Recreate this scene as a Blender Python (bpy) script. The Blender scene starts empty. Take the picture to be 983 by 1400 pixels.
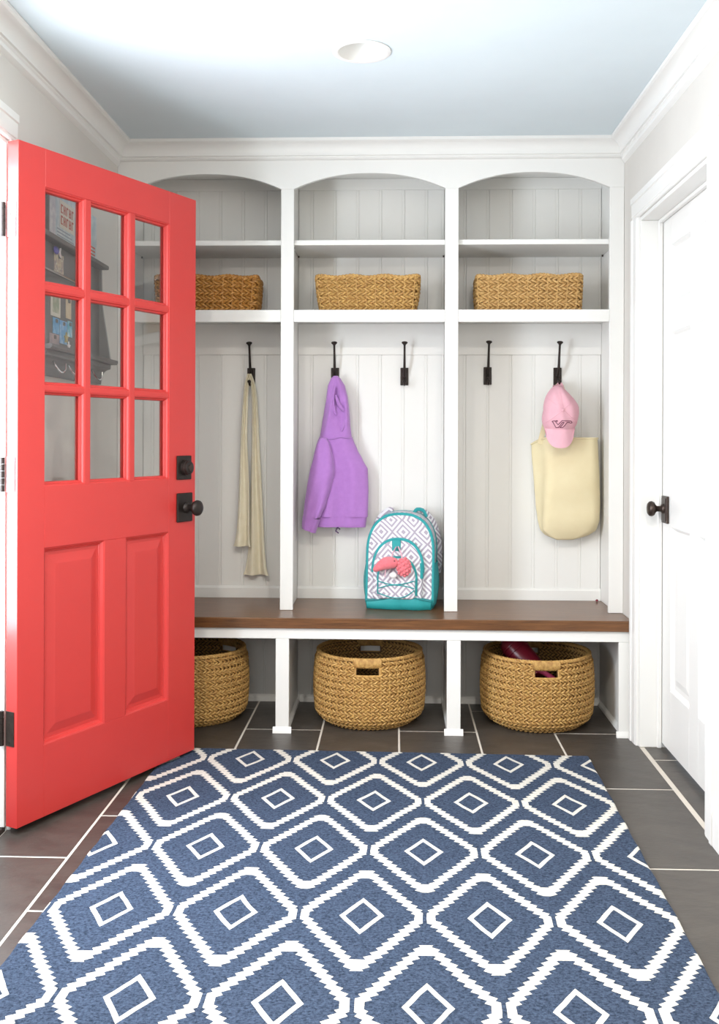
import bpy, bmesh, math, random
from mathutils import Vector, Matrix
random.seed(7)
PI = math.pi
scene = bpy.context.scene
COL = scene.collection

# ---------------------------------------------------------------- camera
F, CAMH, CX, YH, YAW, ROLL = 1340.0, 1.165, 491.5, 597.5, math.radians(2.115), math.radians(0.18)
cam_d = bpy.data.cameras.new('camera')
cam_d.sensor_fit = 'HORIZONTAL'; cam_d.sensor_width = 36.0
cam_d.lens = 36.0 * F / 983.0
cam_d.shift_y = -(700.0 - YH) / 983.0
cam_d.clip_start = 0.02
cam = bpy.data.objects.new('camera', cam_d); COL.objects.link(cam)
cam.location = (0, 0, CAMH)
cam.rotation_euler = (PI / 2, -ROLL, YAW)
scene.camera = cam

# ---------------------------------------------------------------- world, lights, exposure
scene.view_settings.view_transform = 'Standard'
scene.view_settings.look = 'None'
scene.view_settings.gamma = 1.0
scene.view_settings.use_curve_mapping = False
scene.view_settings.exposure = 0.16
w = bpy.data.worlds.new('sky'); scene.world = w; w.use_nodes = True
bg = w.node_tree.nodes['Background']
bg.inputs[0].default_value = (0.75, 0.87, 1.0, 1); bg.inputs[1].default_value = 1.2

def area(name, loc, rot, sx, sy, power, color):
    l = bpy.data.lights.new(name, 'AREA'); l.shape = 'RECTANGLE'; l.size = sx; l.size_y = sy
    l.energy = power; l.color = color
    o = bpy.data.objects.new(name, l); COL.objects.link(o); o.location = loc; o.rotation_euler = rot
    return o
# daylight in the open exterior doorway (left wall); unseen fill light added behind the camera
area('doorway_daylight', (-1.30, 2.41, 1.29), (0, -PI / 2, 0), 1.45, 0.78, 66, (0.82, 0.91, 1.0))
area('rear_fill_light', (-0.1, -1.63, 1.85), (PI / 2, 0, 0), 1.6, 0.75, 14, (1.0, 0.96, 0.90))
# two added fill lights just below the ceiling, without fixtures, out of view
for lx in (-0.6, 0.4):
    o = area('ceiling_fill_light', (lx, 1.15, 2.362), (0, 0, 0), 0.15, 0.15, 29, (1.0, 0.94, 0.85)); o.data.shape = 'DISK'

# ---------------------------------------------------------------- pixel -> position (983 x 1400 frame)
_rt = Vector((math.cos(YAW), math.sin(YAW), 0)); _fw = Vector((-math.sin(YAW), math.cos(YAW), 0)); _up = Vector((0, 0, 1))
_r2 = _rt * math.cos(ROLL) + _up * math.sin(ROLL); _u2 = _up * math.cos(ROLL) - _rt * math.sin(ROLL)
def at(x, y, Y):
    d = _r2 * ((x - CX) / F) - _u2 * ((y - YH) / F) + _fw
    return Vector((0, 0, CAMH)) + d * (Y / d.y)

# ---------------------------------------------------------------- materials
class N:
    """tiny helper for math-node expressions"""
    def __init__(s, nt): s.nt = nt
    def m(s, op, a, b=None, c=None):
        n = s.nt.nodes.new('ShaderNodeMath'); n.operation = op
        for i, v in enumerate((a, b, c)):
            if v is None: continue
            if isinstance(v, (int, float)): n.inputs[i].default_value = v
            else: s.nt.links.new(v, n.inputs[i])
        return n.outputs[0]
    def mix(s, f, a, b):
        n = s.nt.nodes.new('ShaderNodeMix'); n.data_type = 'RGBA'
        for k, v in ((0, f), (6, a), (7, b)):
            if isinstance(v, (int, float)): n.inputs[k].default_value = v
            elif isinstance(v, tuple): n.inputs[k].default_value = (*v[:3], 1)
            else: s.nt.links.new(v, n.inputs[k])
        return n.outputs[2]
    def noise(s, vec, scale, detail=3, rough=0.5):
        n = s.nt.nodes.new('ShaderNodeTexNoise'); n.inputs['Scale'].default_value = scale
        n.inputs['Detail'].default_value = detail; n.inputs['Roughness'].default_value = rough
        if vec is not None: s.nt.links.new(vec, n.inputs['Vector'])
        return n.outputs[0]
    def coord(s, kind='Object'):
        return s.nt.nodes.new('ShaderNodeTexCoord').outputs[kind]
    def mapping(s, vec, scale=(1, 1, 1), rot=(0, 0, 0)):
        n = s.nt.nodes.new('ShaderNodeMapping'); n.inputs['Scale'].default_value = scale; n.inputs['Rotation'].default_value = rot
        s.nt.links.new(vec, n.inputs['Vector']); return n.outputs[0]
    def xyz(s, vec):
        n = s.nt.nodes.new('ShaderNodeSeparateXYZ'); s.nt.links.new(vec, n.inputs[0]); return n.outputs
    def bump(s, h, strength, dist=0.001):
        n = s.nt.nodes.new('ShaderNodeBump'); n.inputs['Strength'].default_value = strength; n.inputs['Distance'].default_value = dist
        s.nt.links.new(h, n.inputs['Height']); return n.outputs[0]

def base_mat(name, rough=0.5, metal=0.0, spec=0.5):
    m = bpy.data.materials.new(name); m.use_nodes = True
    b = m.node_tree.nodes['Principled BSDF']
    b.inputs['Roughness'].default_value = rough; b.inputs['Metallic'].default_value = metal
    b.inputs['Specular IOR Level'].default_value = spec
    return m, b, N(m.node_tree)

def mat(name, c1, c2=None, rough=0.5, metal=0.0, scale=20, stretch=(1, 1, 1), bump=0.0, bscale=None, bdist=0.001, spec=0.5, rnd=0.0, sheen=0.0):
    m, b, n = base_mat(name, rough, metal, spec)
    c2 = c2 or tuple(v * 0.94 for v in c1)
    v = n.mapping(n.coord(), stretch)
    nz = n.noise(v, scale, 4, 0.6)
    f = n.m('MULTIPLY_ADD', nz, 2.2, -0.6); f = n.m('MINIMUM', n.m('MAXIMUM', f, 0.0), 1.0)
    col = n.mix(f, c1, c2)
    if rnd:
        oi = m.node_tree.nodes.new('ShaderNodeObjectInfo')
        hs = m.node_tree.nodes.new('ShaderNodeHueSaturation')
        m.node_tree.links.new(n.m('MULTIPLY_ADD', oi.outputs['Random'], rnd, 1 - rnd / 2), hs.inputs['Value'])
        m.node_tree.links.new(col, hs.inputs['Color']); col = hs.outputs[0]
    m.node_tree.links.new(col, b.inputs['Base Color'])
    if bump:
        h = n.noise(n.mapping(n.coord(), stretch), bscale or scale * 3, 3)
        m.node_tree.links.new(n.bump(h, bump, bdist), b.inputs['Normal'])
    if sheen:
        b.inputs['Sheen Weight'].default_value = sheen
    return m

MT = {}
MT['wall'] = mat('greige_wall_paint', (0.66, 0.625, 0.575), rough=0.75, scale=3, bump=0.05, bscale=300)
MT['ceiling'] = mat('pale_blue_ceiling_paint', (0.70, 0.775, 0.805), rough=0.8, scale=2, bump=0.05, bscale=250)
MT['white'] = mat('white_trim_paint', (0.81, 0.795, 0.76), (0.79, 0.775, 0.74), rough=0.38, scale=5, bump=0.03, bscale=120)
MT['red'] = mat('coral_red_door_paint', (0.60, 0.042, 0.037), (0.575, 0.039, 0.035), rough=0.36, scale=4, bump=0.04, bscale=90)
MT['black'] = mat('oil_rubbed_bronze', (0.018, 0.013, 0.011), (0.03, 0.02, 0.016), rough=0.42, metal=0.5, scale=60)
MT['bronze'] = mat('aged_bronze', (0.07, 0.05, 0.04), (0.045, 0.032, 0.026), rough=0.4, metal=0.7, scale=60)
MT['steel'] = mat('brushed_steel_leaf', (0.62, 0.62, 0.66), rough=0.35, metal=0.8, scale=40)
MT['straw'] = mat('seagrass_straw', (0.66, 0.41, 0.13), (0.32, 0.15, 0.04), rough=0.65, scale=75, rnd=0.12, bump=0.3, bscale=160)
MT['straw_dark'] = mat('seagrass_honey', (0.60, 0.29, 0.065), (0.30, 0.12, 0.02), rough=0.5, scale=70, bump=0.3, bscale=160)
MT['straw_pale'] = mat('seagrass_pale', (0.64, 0.40, 0.15), (0.38, 0.20, 0.06), rough=0.65, scale=70, bump=0.3, bscale=160)
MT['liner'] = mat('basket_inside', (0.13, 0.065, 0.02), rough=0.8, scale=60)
MT['cream'] = mat('cream_knit', (0.86, 0.79, 0.62), (0.80, 0.72, 0.53), rough=0.9, scale=30, bump=0.5, bscale=350, sheen=0.2)
MT['canvas'] = mat('natural_canvas', (0.76, 0.66, 0.43), (0.72, 0.61, 0.38), rough=0.9, scale=10, bump=0.35, bscale=500)
MT['purple'] = mat('lilac_fleece', (0.43, 0.195, 0.53), (0.39, 0.17, 0.49), rough=0.95, scale=40, bump=0.3, bscale=400, sheen=0.3)
MT['drawstring'] = mat('dark_purple_cord', (0.10, 0.05, 0.13), rough=0.8)
MT['pink'] = mat('pink_cotton_twill', (0.78, 0.44, 0.50), (0.73, 0.39, 0.46), rough=0.9, scale=25, bump=0.3, bscale=500)
MT['maroon'] = mat('maroon_thread', (0.13, 0.02, 0.06), rough=0.8)
MT['teal'] = mat('teal_nylon', (0.02, 0.33, 0.34), (0.015, 0.29, 0.30), rough=0.6, scale=20, bump=0.2, bscale=400)
MT['mesh_teal'] = mat('teal_mesh_pocket', (0.07, 0.40, 0.40), (0.03, 0.30, 0.31), rough=0.7, scale=120, bump=0.4, bscale=500)
MT['plush'] = mat('coral_plush', (0.80, 0.20, 0.23), (0.72, 0.15, 0.18), rough=0.95, scale=60, bump=0.5, bscale=500, sheen=0.4)
MT['plush_pale'] = mat('pale_pink_ribbon', (0.80, 0.50, 0.58), rough=0.8, scale=30)
MT['tagwhite'] = mat('white_plush', (0.82, 0.78, 0.78), rough=0.9, scale=40)
MT['crimson'] = mat('crimson_glossy_vinyl', (0.22, 0.012, 0.03), (0.17, 0.008, 0.02), rough=0.32, scale=15, bump=0.15, bscale=60)
MT['magenta'] = mat('magenta_strap', (0.55, 0.06, 0.16), rough=0.5, scale=20)
MT['charcoal'] = mat('charcoal_painted_wood', (0.12, 0.11, 0.11), (0.14, 0.13, 0.127), rough=0.5, scale=15)
MT['greyboard'] = mat('grey_letter_pocket', (0.27, 0.27, 0.26), rough=0.5, scale=15)
MT['nickel'] = mat('polished_nickel', (0.6, 0.6, 0.6), rough=0.2, metal=1.0)
MT['grout'] = mat('pale_grout', (0.66, 0.60, 0.52), rough=0.9, scale=80, bump=0.2)
MT['outdoor'] = mat('porch_concrete', (0.45, 0.44, 0.41), rough=0.9, scale=6, bump=0.2)
MT['lens'] = mat('frosted_lamp_lens', (0.85, 0.85, 0.84), rough=0.5)

def tile_mat():
    m, b, n = base_mat('dark_slate_tile', 0.38)
    v = n.coord()
    oi = m.node_tree.nodes.new('ShaderNodeObjectInfo')
    n1 = n.noise(n.mapping(v, (1.0, 2.4, 1)), 5, 6, 0.65)
    n2 = n.noise(v, 26, 5, 0.7)
    f = n.m('ADD', n.m('MULTIPLY', n1, 0.7), n.m('MULTIPLY', n2, 0.35))
    f = n.m('MINIMUM', n.m('MAXIMUM', n.m('MULTIPLY_ADD', f, 2.6, -0.85), 0.0), 1.0)
    c = n.mix(f, (0.040, 0.034, 0.029), (0.085, 0.072, 0.060))
    hs = m.node_tree.nodes.new('ShaderNodeHueSaturation')
    m.node_tree.links.new(n.m('MULTIPLY_ADD', oi.outputs['Random'], 0.25, 0.88), hs.inputs['Value'])
    m.node_tree.links.new(c, hs.inputs['Color'])
    m.node_tree.links.new(hs.outputs[0], b.inputs['Base Color'])
    m.node_tree.links.new(n.bump(n.noise(n.mapping(v, (1, 1.8, 1)), 14, 6, 0.65), 0.35, 0.004), b.inputs['Normal'])
    m.node_tree.links.new(n.m('MULTIPLY_ADD', n2, 0.2, 0.30), b.inputs['Roughness'])
    return m
MT['tile'] = tile_mat()

def wood_mat():
    m, b, n = base_mat('dark_stained_oak', 0.28)
    v = n.mapping(n.coord(), (1.2, 22, 22))
    g = n.noise(v, 4, 6, 0.7)
    g2 = n.noise(n.mapping(n.coord(), (6, 160, 160)), 3, 3, 0.6)
    f = n.m('ADD', n.m('MULTIPLY', g, 0.75), n.m('MULTIPLY', g2, 0.35))
    f = n.m('MINIMUM', n.m('MAXIMUM', n.m('MULTIPLY_ADD', f, 3.0, -1.1), 0.0), 1.0)
    m.node_tree.links.new(n.mix(f, (0.055, 0.021, 0.008), (0.21, 0.088, 0.030)), b.inputs['Base Color'])
    m.node_tree.links.new(n.bump(f, 0.12, 0.001), b.inputs['Normal'])
    return m
MT['wood'] = wood_mat()

def glass_mat():
    m = bpy.data.materials.new('window_glass'); m.use_nodes = True
    nt = m.node_tree; nt.nodes.clear()
    o = nt.nodes.new('ShaderNodeOutputMaterial'); mx = nt.nodes.new('ShaderNodeMixShader')
    t = nt.nodes.new('ShaderNodeBsdfTransparent'); g = nt.nodes.new('ShaderNodeBsdfGlossy')
    t.inputs[0].default_value = (0.995, 1.0, 0.997, 1); g.inputs['Roughness'].default_value = 0.02
    fr = nt.nodes.new('ShaderNodeFresnel'); fr.inputs[0].default_value = 1.5
    gm = nt.nodes.new('ShaderNodeNewGeometry'); nn = N(nt)
    nt.links.new(nn.m('MULTIPLY_ADD', gm.outputs['Backfacing'], 1 / 1.5 - 1.5, 1.5), fr.inputs[0])
    nt.links.new(fr.outputs[0], mx.inputs[0]); nt.links.new(t.outputs[0], mx.inputs[1]); nt.links.new(g.outputs[0], mx.inputs[2])
    nt.links.new(mx.outputs[0], o.inputs[0])
    return m
MT['glass'] = glass_mat()

def rug_mat(ox, oy):
    m, b, n = base_mat('woven_lattice_rug', 0.95, spec=0.15)
    c = n.coord(); s = n.xyz(c)
    wob = n.noise(c, 9, 2)
    x = n.m('ADD', n.m('SUBTRACT', s[0], ox), n.m('MULTIPLY_ADD', wob, 0.010, -0.005))
    y = n.m('ADD', n.m('SUBTRACT', s[1], oy), n.m('MULTIPLY_ADD', n.noise(n.mapping(c, (1, 1, 1), (0.3, 0, 1)), 8, 2), 0.014, -0.007))
    PX, PY, K = 0.307, 0.751, 1.64
    tooth = n.m('MULTIPLY', n.m('ABSOLUTE', n.m('SUBTRACT', n.m('FRACT', n.m('DIVIDE', y, 0.0205)), 0.5)), 0.040)
    def cells(dx, dy):
        ax = n.m('MULTIPLY', n.m('ABSOLUTE', n.m('SUBTRACT', n.m('FRACT', n.m('ADD', n.m('DIVIDE', n.m('SUBTRACT', x, dx), PX), 0.5)), 0.5)), PX)
        ay = n.m('MULTIPLY', n.m('ABSOLUTE', n.m('SUBTRACT', n.m('FRACT', n.m('ADD', n.m('DIVIDE', n.m('SUBTRACT', y, dy), PY), 0.5)), 0.5)), PY)
        t = n.m('MULTIPLY_ADD', ax, K, ay)
        L = lambda a, v: n.m('LESS_THAN', a, v)
        A = lambda *q: q[0] if len(q) == 1 else n.m('MULTIPLY', q[0], A(*q[1:]))
        outer = A(L(n.m('ADD', t, tooth), 0.279), L(ax, 0.1485), L(ay, 0.246))
        inner = A(L(n.m('SUBTRACT', t, tooth), 0.211), L(ax, 0.128), L(ay, 0.200))
        ring = n.m('MULTIPLY', outer, n.m('SUBTRACT', 1.0, inner))
        d = n.m('MULTIPLY', L(t, 0.090), n.m('SUBTRACT', 1.0, L(t, 0.066)))
        return n.m('MAXIMUM', ring, d)
    mask = n.m('MAXIMUM', cells(0, 0), cells(PX / 2, PY / 2))
    fine = n.noise(c, 170, 2, 0.7); mid = n.noise(n.mapping(c, (1, 2, 1)), 90, 3, 0.6)
    v = n.m('ADD', n.m('MULTIPLY', fine, 0.6), n.m('MULTIPLY', mid, 0.4))
    v = n.m('MINIMUM', n.m('MAXIMUM', n.m('MULTIPLY_ADD', v, 3.4, -1.2), 0.0), 1.0)
    navy = n.mix(v, (0.014, 0.023, 0.042), (0.072, 0.100, 0.160))
    ivory = n.mix(v, (0.52, 0.49, 0.43), (0.72, 0.69, 0.63))
    m.node_tree.links.new(n.mix(mask, navy, ivory), b.inputs['Base Color'])
    h = n.m('ADD', n.m('MULTIPLY', mask, 0.35), fine)
    m.node_tree.links.new(n.bump(h, 0.6, 0.003), b.inputs['Normal'])
    return m

def diamond_mat():
    m, b, n = base_mat('lavender_diamond_print', 0.75)
    s = n.xyz(n.coord())
    def tri(v, p): return n.m('ABSOLUTE', n.m('SUBTRACT', n.m('FRACT', n.m('DIVIDE', v, p)), 0.5))
    hx = n.m('ADD', s[0], n.m('MULTIPLY', s[1], 0.8))
    u = n.m('ADD', tri(n.m('ADD', hx, 0.535), 0.094), tri(n.m('ADD', s[2], 1.01), 0.098))
    st = n.m('LESS_THAN', n.m('FRACT', n.m('MULTIPLY', u, 4.4)), 0.50)
    m.node_tree.links.new(n.mix(st, (0.82, 0.81, 0.83), (0.40, 0.35, 0.42)), b.inputs['Base Color'])
    m.node_tree.links.new(n.bump(n.noise(n.coord(), 400, 2), 0.2, 0.001), b.inputs['Normal'])
    return m
MT['diamond'] = diamond_mat()

def print_mat(name, cols, scale=60, seed=0.0):
    m, b, n = base_mat(name, 0.5)
    v = n.mapping(n.coord(), (1, 1, 1))
    vor = m.node_tree.nodes.new('ShaderNodeTexVoronoi'); vor.inputs['Scale'].default_value = scale
    m.node_tree.links.new(v, vor.inputs['Vector'])
    f = n.noise(v, scale * 0.6, 3)
    c = n.mix(n.m('MINIMUM', n.m('MAXIMUM', n.m('MULTIPLY_ADD', f, 4, -1.6), 0.0), 1.0), cols[0], cols[1])
    if len(cols) > 2:
        c = n.mix(n.m('LESS_THAN', vor.outputs['Distance'], 0.32), c, cols[2])
    m.node_tree.links.new(c, b.inputs['Base Color'])
    return m

# ---------------------------------------------------------------- mesh tools
class Thing:
    def __init__(s, name, loc, label=None, cat=None, group=None, rotz=0.0, kind=None):
        o = bpy.data.objects.new(name, None); COL.objects.link(o)
        o.location = loc; o.rotation_euler = (0, 0, rotz); o.empty_display_size = 0.05
        s.o = o; s.loc = Vector(loc); s.inv = (Matrix.Translation(Vector(loc)) @ Matrix.Rotation(rotz, 4, 'Z')).inverted()
        tag(o, label, cat, group, kind)

def tag(o, label=None, cat=None, group=None, kind=None):
    if label: o['label'] = label
    if cat: o['category'] = cat
    if group: o['group'] = group
    if kind: o['kind'] = kind
    return o

class MB:
    def __init__(s): s.v = []; s.f = []
    def add(s, vs, fs):
        k = len(s.v); s.v += [Vector(p) for p in vs]; s.f += [[i + k for i in f] for f in fs]; return s
    def box(s, x0, x1, y0, y1, z0, z1):
        return s.add([(x, y, z) for z in (z0, z1) for y in (y0, y1) for x in (x0, x1)],
                     [(0, 2, 3, 1), (4, 5, 7, 6), (0, 1, 5, 4), (2, 6, 7, 3), (0, 4, 6, 2), (1, 3, 7, 5)])
    def rings(s, rings, closed=True, cap0=True, cap1=True, loop=False):
        n = len(rings[0]); vs = [p for r in rings for p in r]; fs = []
        R = len(rings)
        for i in range(R if loop else R - 1):
            j = (i + 1) % R
            for k in range(n if closed else n - 1):
                l = (k + 1) % n
                fs.append((i * n + k, i * n + l, j * n + l, j * n + k))
        if not loop and closed:
            if cap0: fs.append(tuple(reversed(range(n))))
            if cap1: fs.append(tuple(range((R - 1) * n, R * n)))
        return s.add(vs, fs)
    def tube(s, path, r, sides=8, loop=False, flat=1.0, cap=True):
        P = [Vector(p) for p in path]; n = len(P); rings = []; up = None
        for i in range(n):
            a = P[(i - 1) % n] if (loop or i > 0) else P[i]; b = P[(i + 1) % n] if (loop or i < n - 1) else P[i]
            t = (b - a).normalized()
            if up is None:
                up = Vector((0, 0, 1)) if abs(t.z) < 0.9 else Vector((0, 1, 0))
            u = (up - t * up.dot(t))
            if u.length < 1e-6: u = t.orthogonal()
            u.normalize(); up = u; w_ = t.cross(u)
            rr = r[i] if isinstance(r, (list, tuple)) else r
            rings.append([P[i] + u * (rr * math.cos(2 * PI * k / sides)) + w_ * (rr * flat * math.sin(2 * PI * k / sides)) for k in range(sides)])
        return s.rings(rings, True, cap, cap, loop)
    def lathe(s, prof, seg=24, axis='z', c=(0, 0, 0), cap0=True, cap1=True):
        c = Vector(c); rings = []
        for (r, h) in prof:
            ring = []
            for k in range(seg):
                a = 2 * PI * k / seg; p = (r * math.cos(a), r * math.sin(a), h)
                if axis == 'y': p = (p[0], h, -p[1])
                elif axis == 'x': p = (h, p[0], p[1])
                ring.append(c + Vector(p))
            rings.append(ring)
        return s.rings(rings, True, cap0, cap1)
    def ball(s, c, rx, ry, rz, seg=16, rows=10, fn=None):
        rings = []
        for i in range(rows + 1):
            a = PI * (i + 0.02) / (rows + 0.04)
            rings.append([Vector(c) + Vector((rx * math.sin(a) * math.cos(2 * PI * k / seg), ry * math.sin(a) * math.sin(2 * PI * k / seg), rz * math.cos(a))) for k in range(seg)])
        return s.rings(rings)
    def prism(s, poly, axis, a, b):
        """poly in the two other axes, extruded along axis from a to b"""
        def P(q, h):
            return {'x': (h, q[0], q[1]), 'y': (q[0], h, q[1]), 'z': (q[0], q[1], h)}[axis]
        n = len(poly)
        return s.add([P(q, a) for q in poly] + [P(q, b) for q in poly],
                     [tuple(range(n)), tuple(range(2 * n - 1, n - 1, -1))] + [(i, i + n, (i + 1) % n + n, (i + 1) % n) for i in range(n)])
    def xf(s, M):
        s.v = [M @ p for p in s.v]; return s
    def build(s, name, m, thing=None, parent=None, world=True, bevel=0.0, smooth=False, seg=1, angle=40):
        vs = s.v
        if thing is not None and world: vs = [thing.inv @ p for p in vs]
        o_loc = None
        if thing is None and parent is None:
            xs = [p.x for p in vs]; ys = [p.y for p in vs]; zs = [p.z for p in vs]
            o_loc = Vector(((min(xs) + max(xs)) / 2, (min(ys) + max(ys)) / 2, min(zs))); vs = [p - o_loc for p in vs]
        me = bpy.data.meshes.new(name); me.from_pydata([tuple(p) for p in vs], [], s.f)
        bm = bmesh.new(); bm.from_mesh(me)
        bmesh.ops.recalc_face_normals(bm, faces=bm.faces[:])
        if bevel: bmesh.ops.bevel(bm, geom=bm.edges[:], offset=bevel, segments=seg, affect='EDGES', profile=0.6, clamp_overlap=True)
        bm.to_mesh(me); bm.free()
        if smooth:
            me.polygons.foreach_set('use_smooth', [True] * len(me.polygons))
            me.set_sharp_from_angle(angle=math.radians(angle))
        o = bpy.data.objects.new(name, me); COL.objects.link(o)
        me.materials.append(MT[m] if isinstance(m, str) else m)
        if o_loc is not None: o.location = o_loc
        if parent is not None: o.parent = parent
        elif thing is not None: o.parent = thing.o
        return o

def box(name, x0, x1, y0, y1, z0, z1, m, thing=None, bevel=0.0015, **k):
    return MB().box(x0, x1, y0, y1, z0, z1).build(name, m, thing, bevel=bevel, **k)
def copy_thing(root, loc, label=None, rotz=None):
    r = root.copy(); COL.objects.link(r); r.location = loc
    if rotz is not None: r.rotation_euler = (0, 0, rotz)
    if label: r['label'] = label
    for ch in list(root.children):
        c = ch.copy(); COL.objects.link(c); c.parent = r
        for g in list(ch.children):
            d = g.copy(); COL.objects.link(d); d.parent = c
    return r
def chaikin(poly, n=2, closed=True):
    P = [Vector(p) for p in poly]
    for _ in range(n):
        Q = []; L = len(P)
        if not closed: Q.append(P[0])
        for i in range(L if closed else L - 1):
            a, b = P[i], P[(i + 1) % L]
            Q += [a.lerp(b, 0.25), a.lerp(b, 0.75)]
        if not closed: Q.append(P[-1])
        P = Q
    return P
def lerp(a, b, t): return a + (b - a) * t
def interp(tab, q):
    """piecewise-smooth table lookup: rows (q, v1, v2, ...)"""
    if q <= tab[0][0]: return tab[0][1:]
    for a, b in zip(tab, tab[1:]):
        if q <= b[0]:
            t = (q - a[0]) / (b[0] - a[0]); t = t * t * (3 - 2 * t) * 0.35 + t * 0.65
            return tuple(lerp(u, v, t) for u, v in zip(a[1:], b[1:]))
    return tab[-1][1:]

# ================================================================= THE ROOM
XL, XR, YBACK, YFRONT, ZC = -1.148, 0.922, 4.325, -1.6, 2.37
TH = 0.12
DL0, DL1, DLZ = 1.985, 2.838, 2.04        # exterior door opening in the left wall
DR0, DR1, DRZ = 2.92, 3.745, 2.0          # white door opening in the right wall

# floor: grout bed with separate tiles
fl = MB().box(XL, XR, YFRONT, YBACK, -0.06, -0.001).box(XR, XR + TH, DR0, DR1, -0.06, -0.001).build('floor', 'grout')
tag(fl, 'dark slate tile floor with pale grout joints in running bond', 'floor', kind='structure')
flinv = Matrix.Translation(fl.location).inverted()
XC = [0.0165 + 0.3065 * k for k in range(-4, 5)]
g = 0.0036
for ci in range(len(XC) - 1):
    xa, xb = XC[ci] + g, XC[ci + 1] - g
    k0 = 3.888 if ci % 2 == 0 else 3.584
    j = -10
    while True:
        ya, yb = k0 + 0.605 * j + g, k0 + 0.605 * (j + 1) - g
        j += 1
        if ya > YBACK - 0.02: break
        if yb < YFRONT + 0.02: continue
        x0, x1 = max(xa, XL + 0.001), min(xb, XR)
        y0, y1 = max(ya, YFRONT + 0.001), min(yb, YBACK - 0.001)
        if xa > XR:
            x0, x1 = xa, min(xb, XR + TH - 0.002); y0, y1 = max(ya, DR0 + 0.016), min(yb, DR1 - 0.016)
            if y1 - y0 < 0.02: continue
        if x1 - x0 < 0.01: continue
        cx_, cy_ = (x0 + x1) / 2, (y0 + y1) / 2
        o = MB().box(x0 - cx_, x1 - cx_, y0 - cy_, y1 - cy_, -0.009, 0.0).build('tile', 'tile', parent=fl, bevel=0.0012)
        o.location = flinv @ Vector((cx_, cy_, 0))
# ceiling with the hole of the recessed lamp
LX, LY, LR = -0.11, 3.06, 0.078
cb = MB()
q = 0.13
for (a, b, c, d) in ((XL, XR, YFRONT, LY - q), (XL, XR, LY + q, YBACK), (XL, LX - q, LY - q, LY + q), (LX + q, XR, LY - q, LY + q)):
    cb.box(a, b, c, d, ZC, ZC + 0.02)
ns = 48; circ = []; sq = []
for k in range(ns):
    a = 2 * PI * k / ns; c, s_ = math.cos(a), math.sin(a); mm = max(abs(c), abs(s_))
    circ.append(Vector((LX + LR * c, LY + LR * s_, ZC))); sq.append(Vector((LX + q * c / mm, LY + q * s_ / mm, ZC)))
cb.rings([sq, circ], True, False, False)
cl = cb.build('ceiling', 'ceiling'); tag(cl, 'flat pale blue painted ceiling above the lockers', 'ceiling', kind='structure')

def wall(name, boxes, label, m='wall'):
    b = MB()
    for q_ in boxes: b.box(*q_)
    return tag(b.build(name, m), label, 'wall', kind='structure')
wall('wall_left', [(XL - TH, XL, YFRONT, DL0, 0, ZC), (XL - TH, XL, DL1 + 0.02, YBACK, 0, ZC), (XL - TH, XL, DL0, DL1 + 0.02, DLZ, ZC)], 'warm grey painted wall with the open exterior doorway')
wall('wall_right', [(XR, XR + TH, YFRONT, DR0, 0, ZC), (XR, XR + TH, DR1, YBACK, 0, ZC), (XR, XR + TH, DR0, DR1, DRZ, ZC)], 'warm grey painted wall around the white panelled door')
wall('wall_back', [(XL - TH, XR + TH, YBACK, YBACK + TH, -0.06, ZC)], 'white wall behind the built-in lockers', 'white')
WX0, WX1, WZ0, WZ1 = -0.95, 0.75, 1.40, 2.28  # unseen wall opening, added to frame the rear fill light
wall('wall_front', [(XL - TH, WX0, YFRONT - TH, YFRONT, 0, ZC), (WX1, XR + TH, YFRONT - TH, YFRONT, 0, ZC), (WX0, WX1, YFRONT - TH, YFRONT, 0, WZ0), (WX0, WX1, YFRONT - TH, YFRONT, WZ1, ZC)], 'warm grey wall with a wide opening added for fill light, facing the lockers')
gd = MB().box(-9, XL - TH - 0.001, -6, 9, -0.20, -0.12).build('ground', 'outdoor'); tag(gd, 'pale concrete porch outside the exterior door', 'ground', kind='structure')
th = box('threshold', XL - TH, XL - 0.001, DL0 + 0.001, DL1 + 0.019, -0.06, 0.012, 'bronze', bevel=0.004); tag(th, 'dark metal sill across the exterior doorway', 'threshold', kind='structure')

# crown mouldings (d = distance from wall, z)
def crown_prof(zb):
    P = [(0.0, ZC - 0.0005), (0.070, ZC - 0.0005), (0.070, ZC - 0.012), (0.063, ZC - 0.016)]
    for k in range(7):
        a = k / 6 * PI / 2; P.append((0.063 - 0.037 * math.sin(a), ZC - 0.016 - 0.038 * (1 - math.cos(a))))
    P += [(0.026, ZC - 0.060), (0.019, ZC - 0.062), (0.019, ZC - 0.066), (0.014, ZC - 0.071)]
    if zb < ZC - 0.08: P += [(0.014, ZC - 0.084), (0.008, ZC - 0.090)]
    P += [(0.0, zb)]
    return P
YU = 4.0     # face of the upper lockers
def crown_side(name, xw, sgn, label):
    P = crown_prof(ZC - 0.095); b = MB()
    b.rings([[(xw + sgn * d, YFRONT, z) for d, z in P], [(xw + sgn * d, YU - d - 0.0005, z) for d, z in P]])
    return tag(b.build(name, 'white', smooth=True, angle=30), label, 'crown moulding', kind='structure')
crown_side('trim_1', XL, 1, 'white crown moulding along the wall above the red door')
crown_side('trim_2', XR, -1, 'white crown moulding along the wall above the white door')
P = crown_prof(ZC - 0.074)
tag(MB().rings([[(XL + d + 0.0005, YU - 0.0005 - d, z) for d, z in P], [(XR - d - 0.0005, YU - 0.0005 - d, z) for d, z in P]]).build('trim_3', 'white', smooth=True, angle=30),
    'white crown moulding across the top of the lockers', 'crown moulding', kind='structure')

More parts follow.
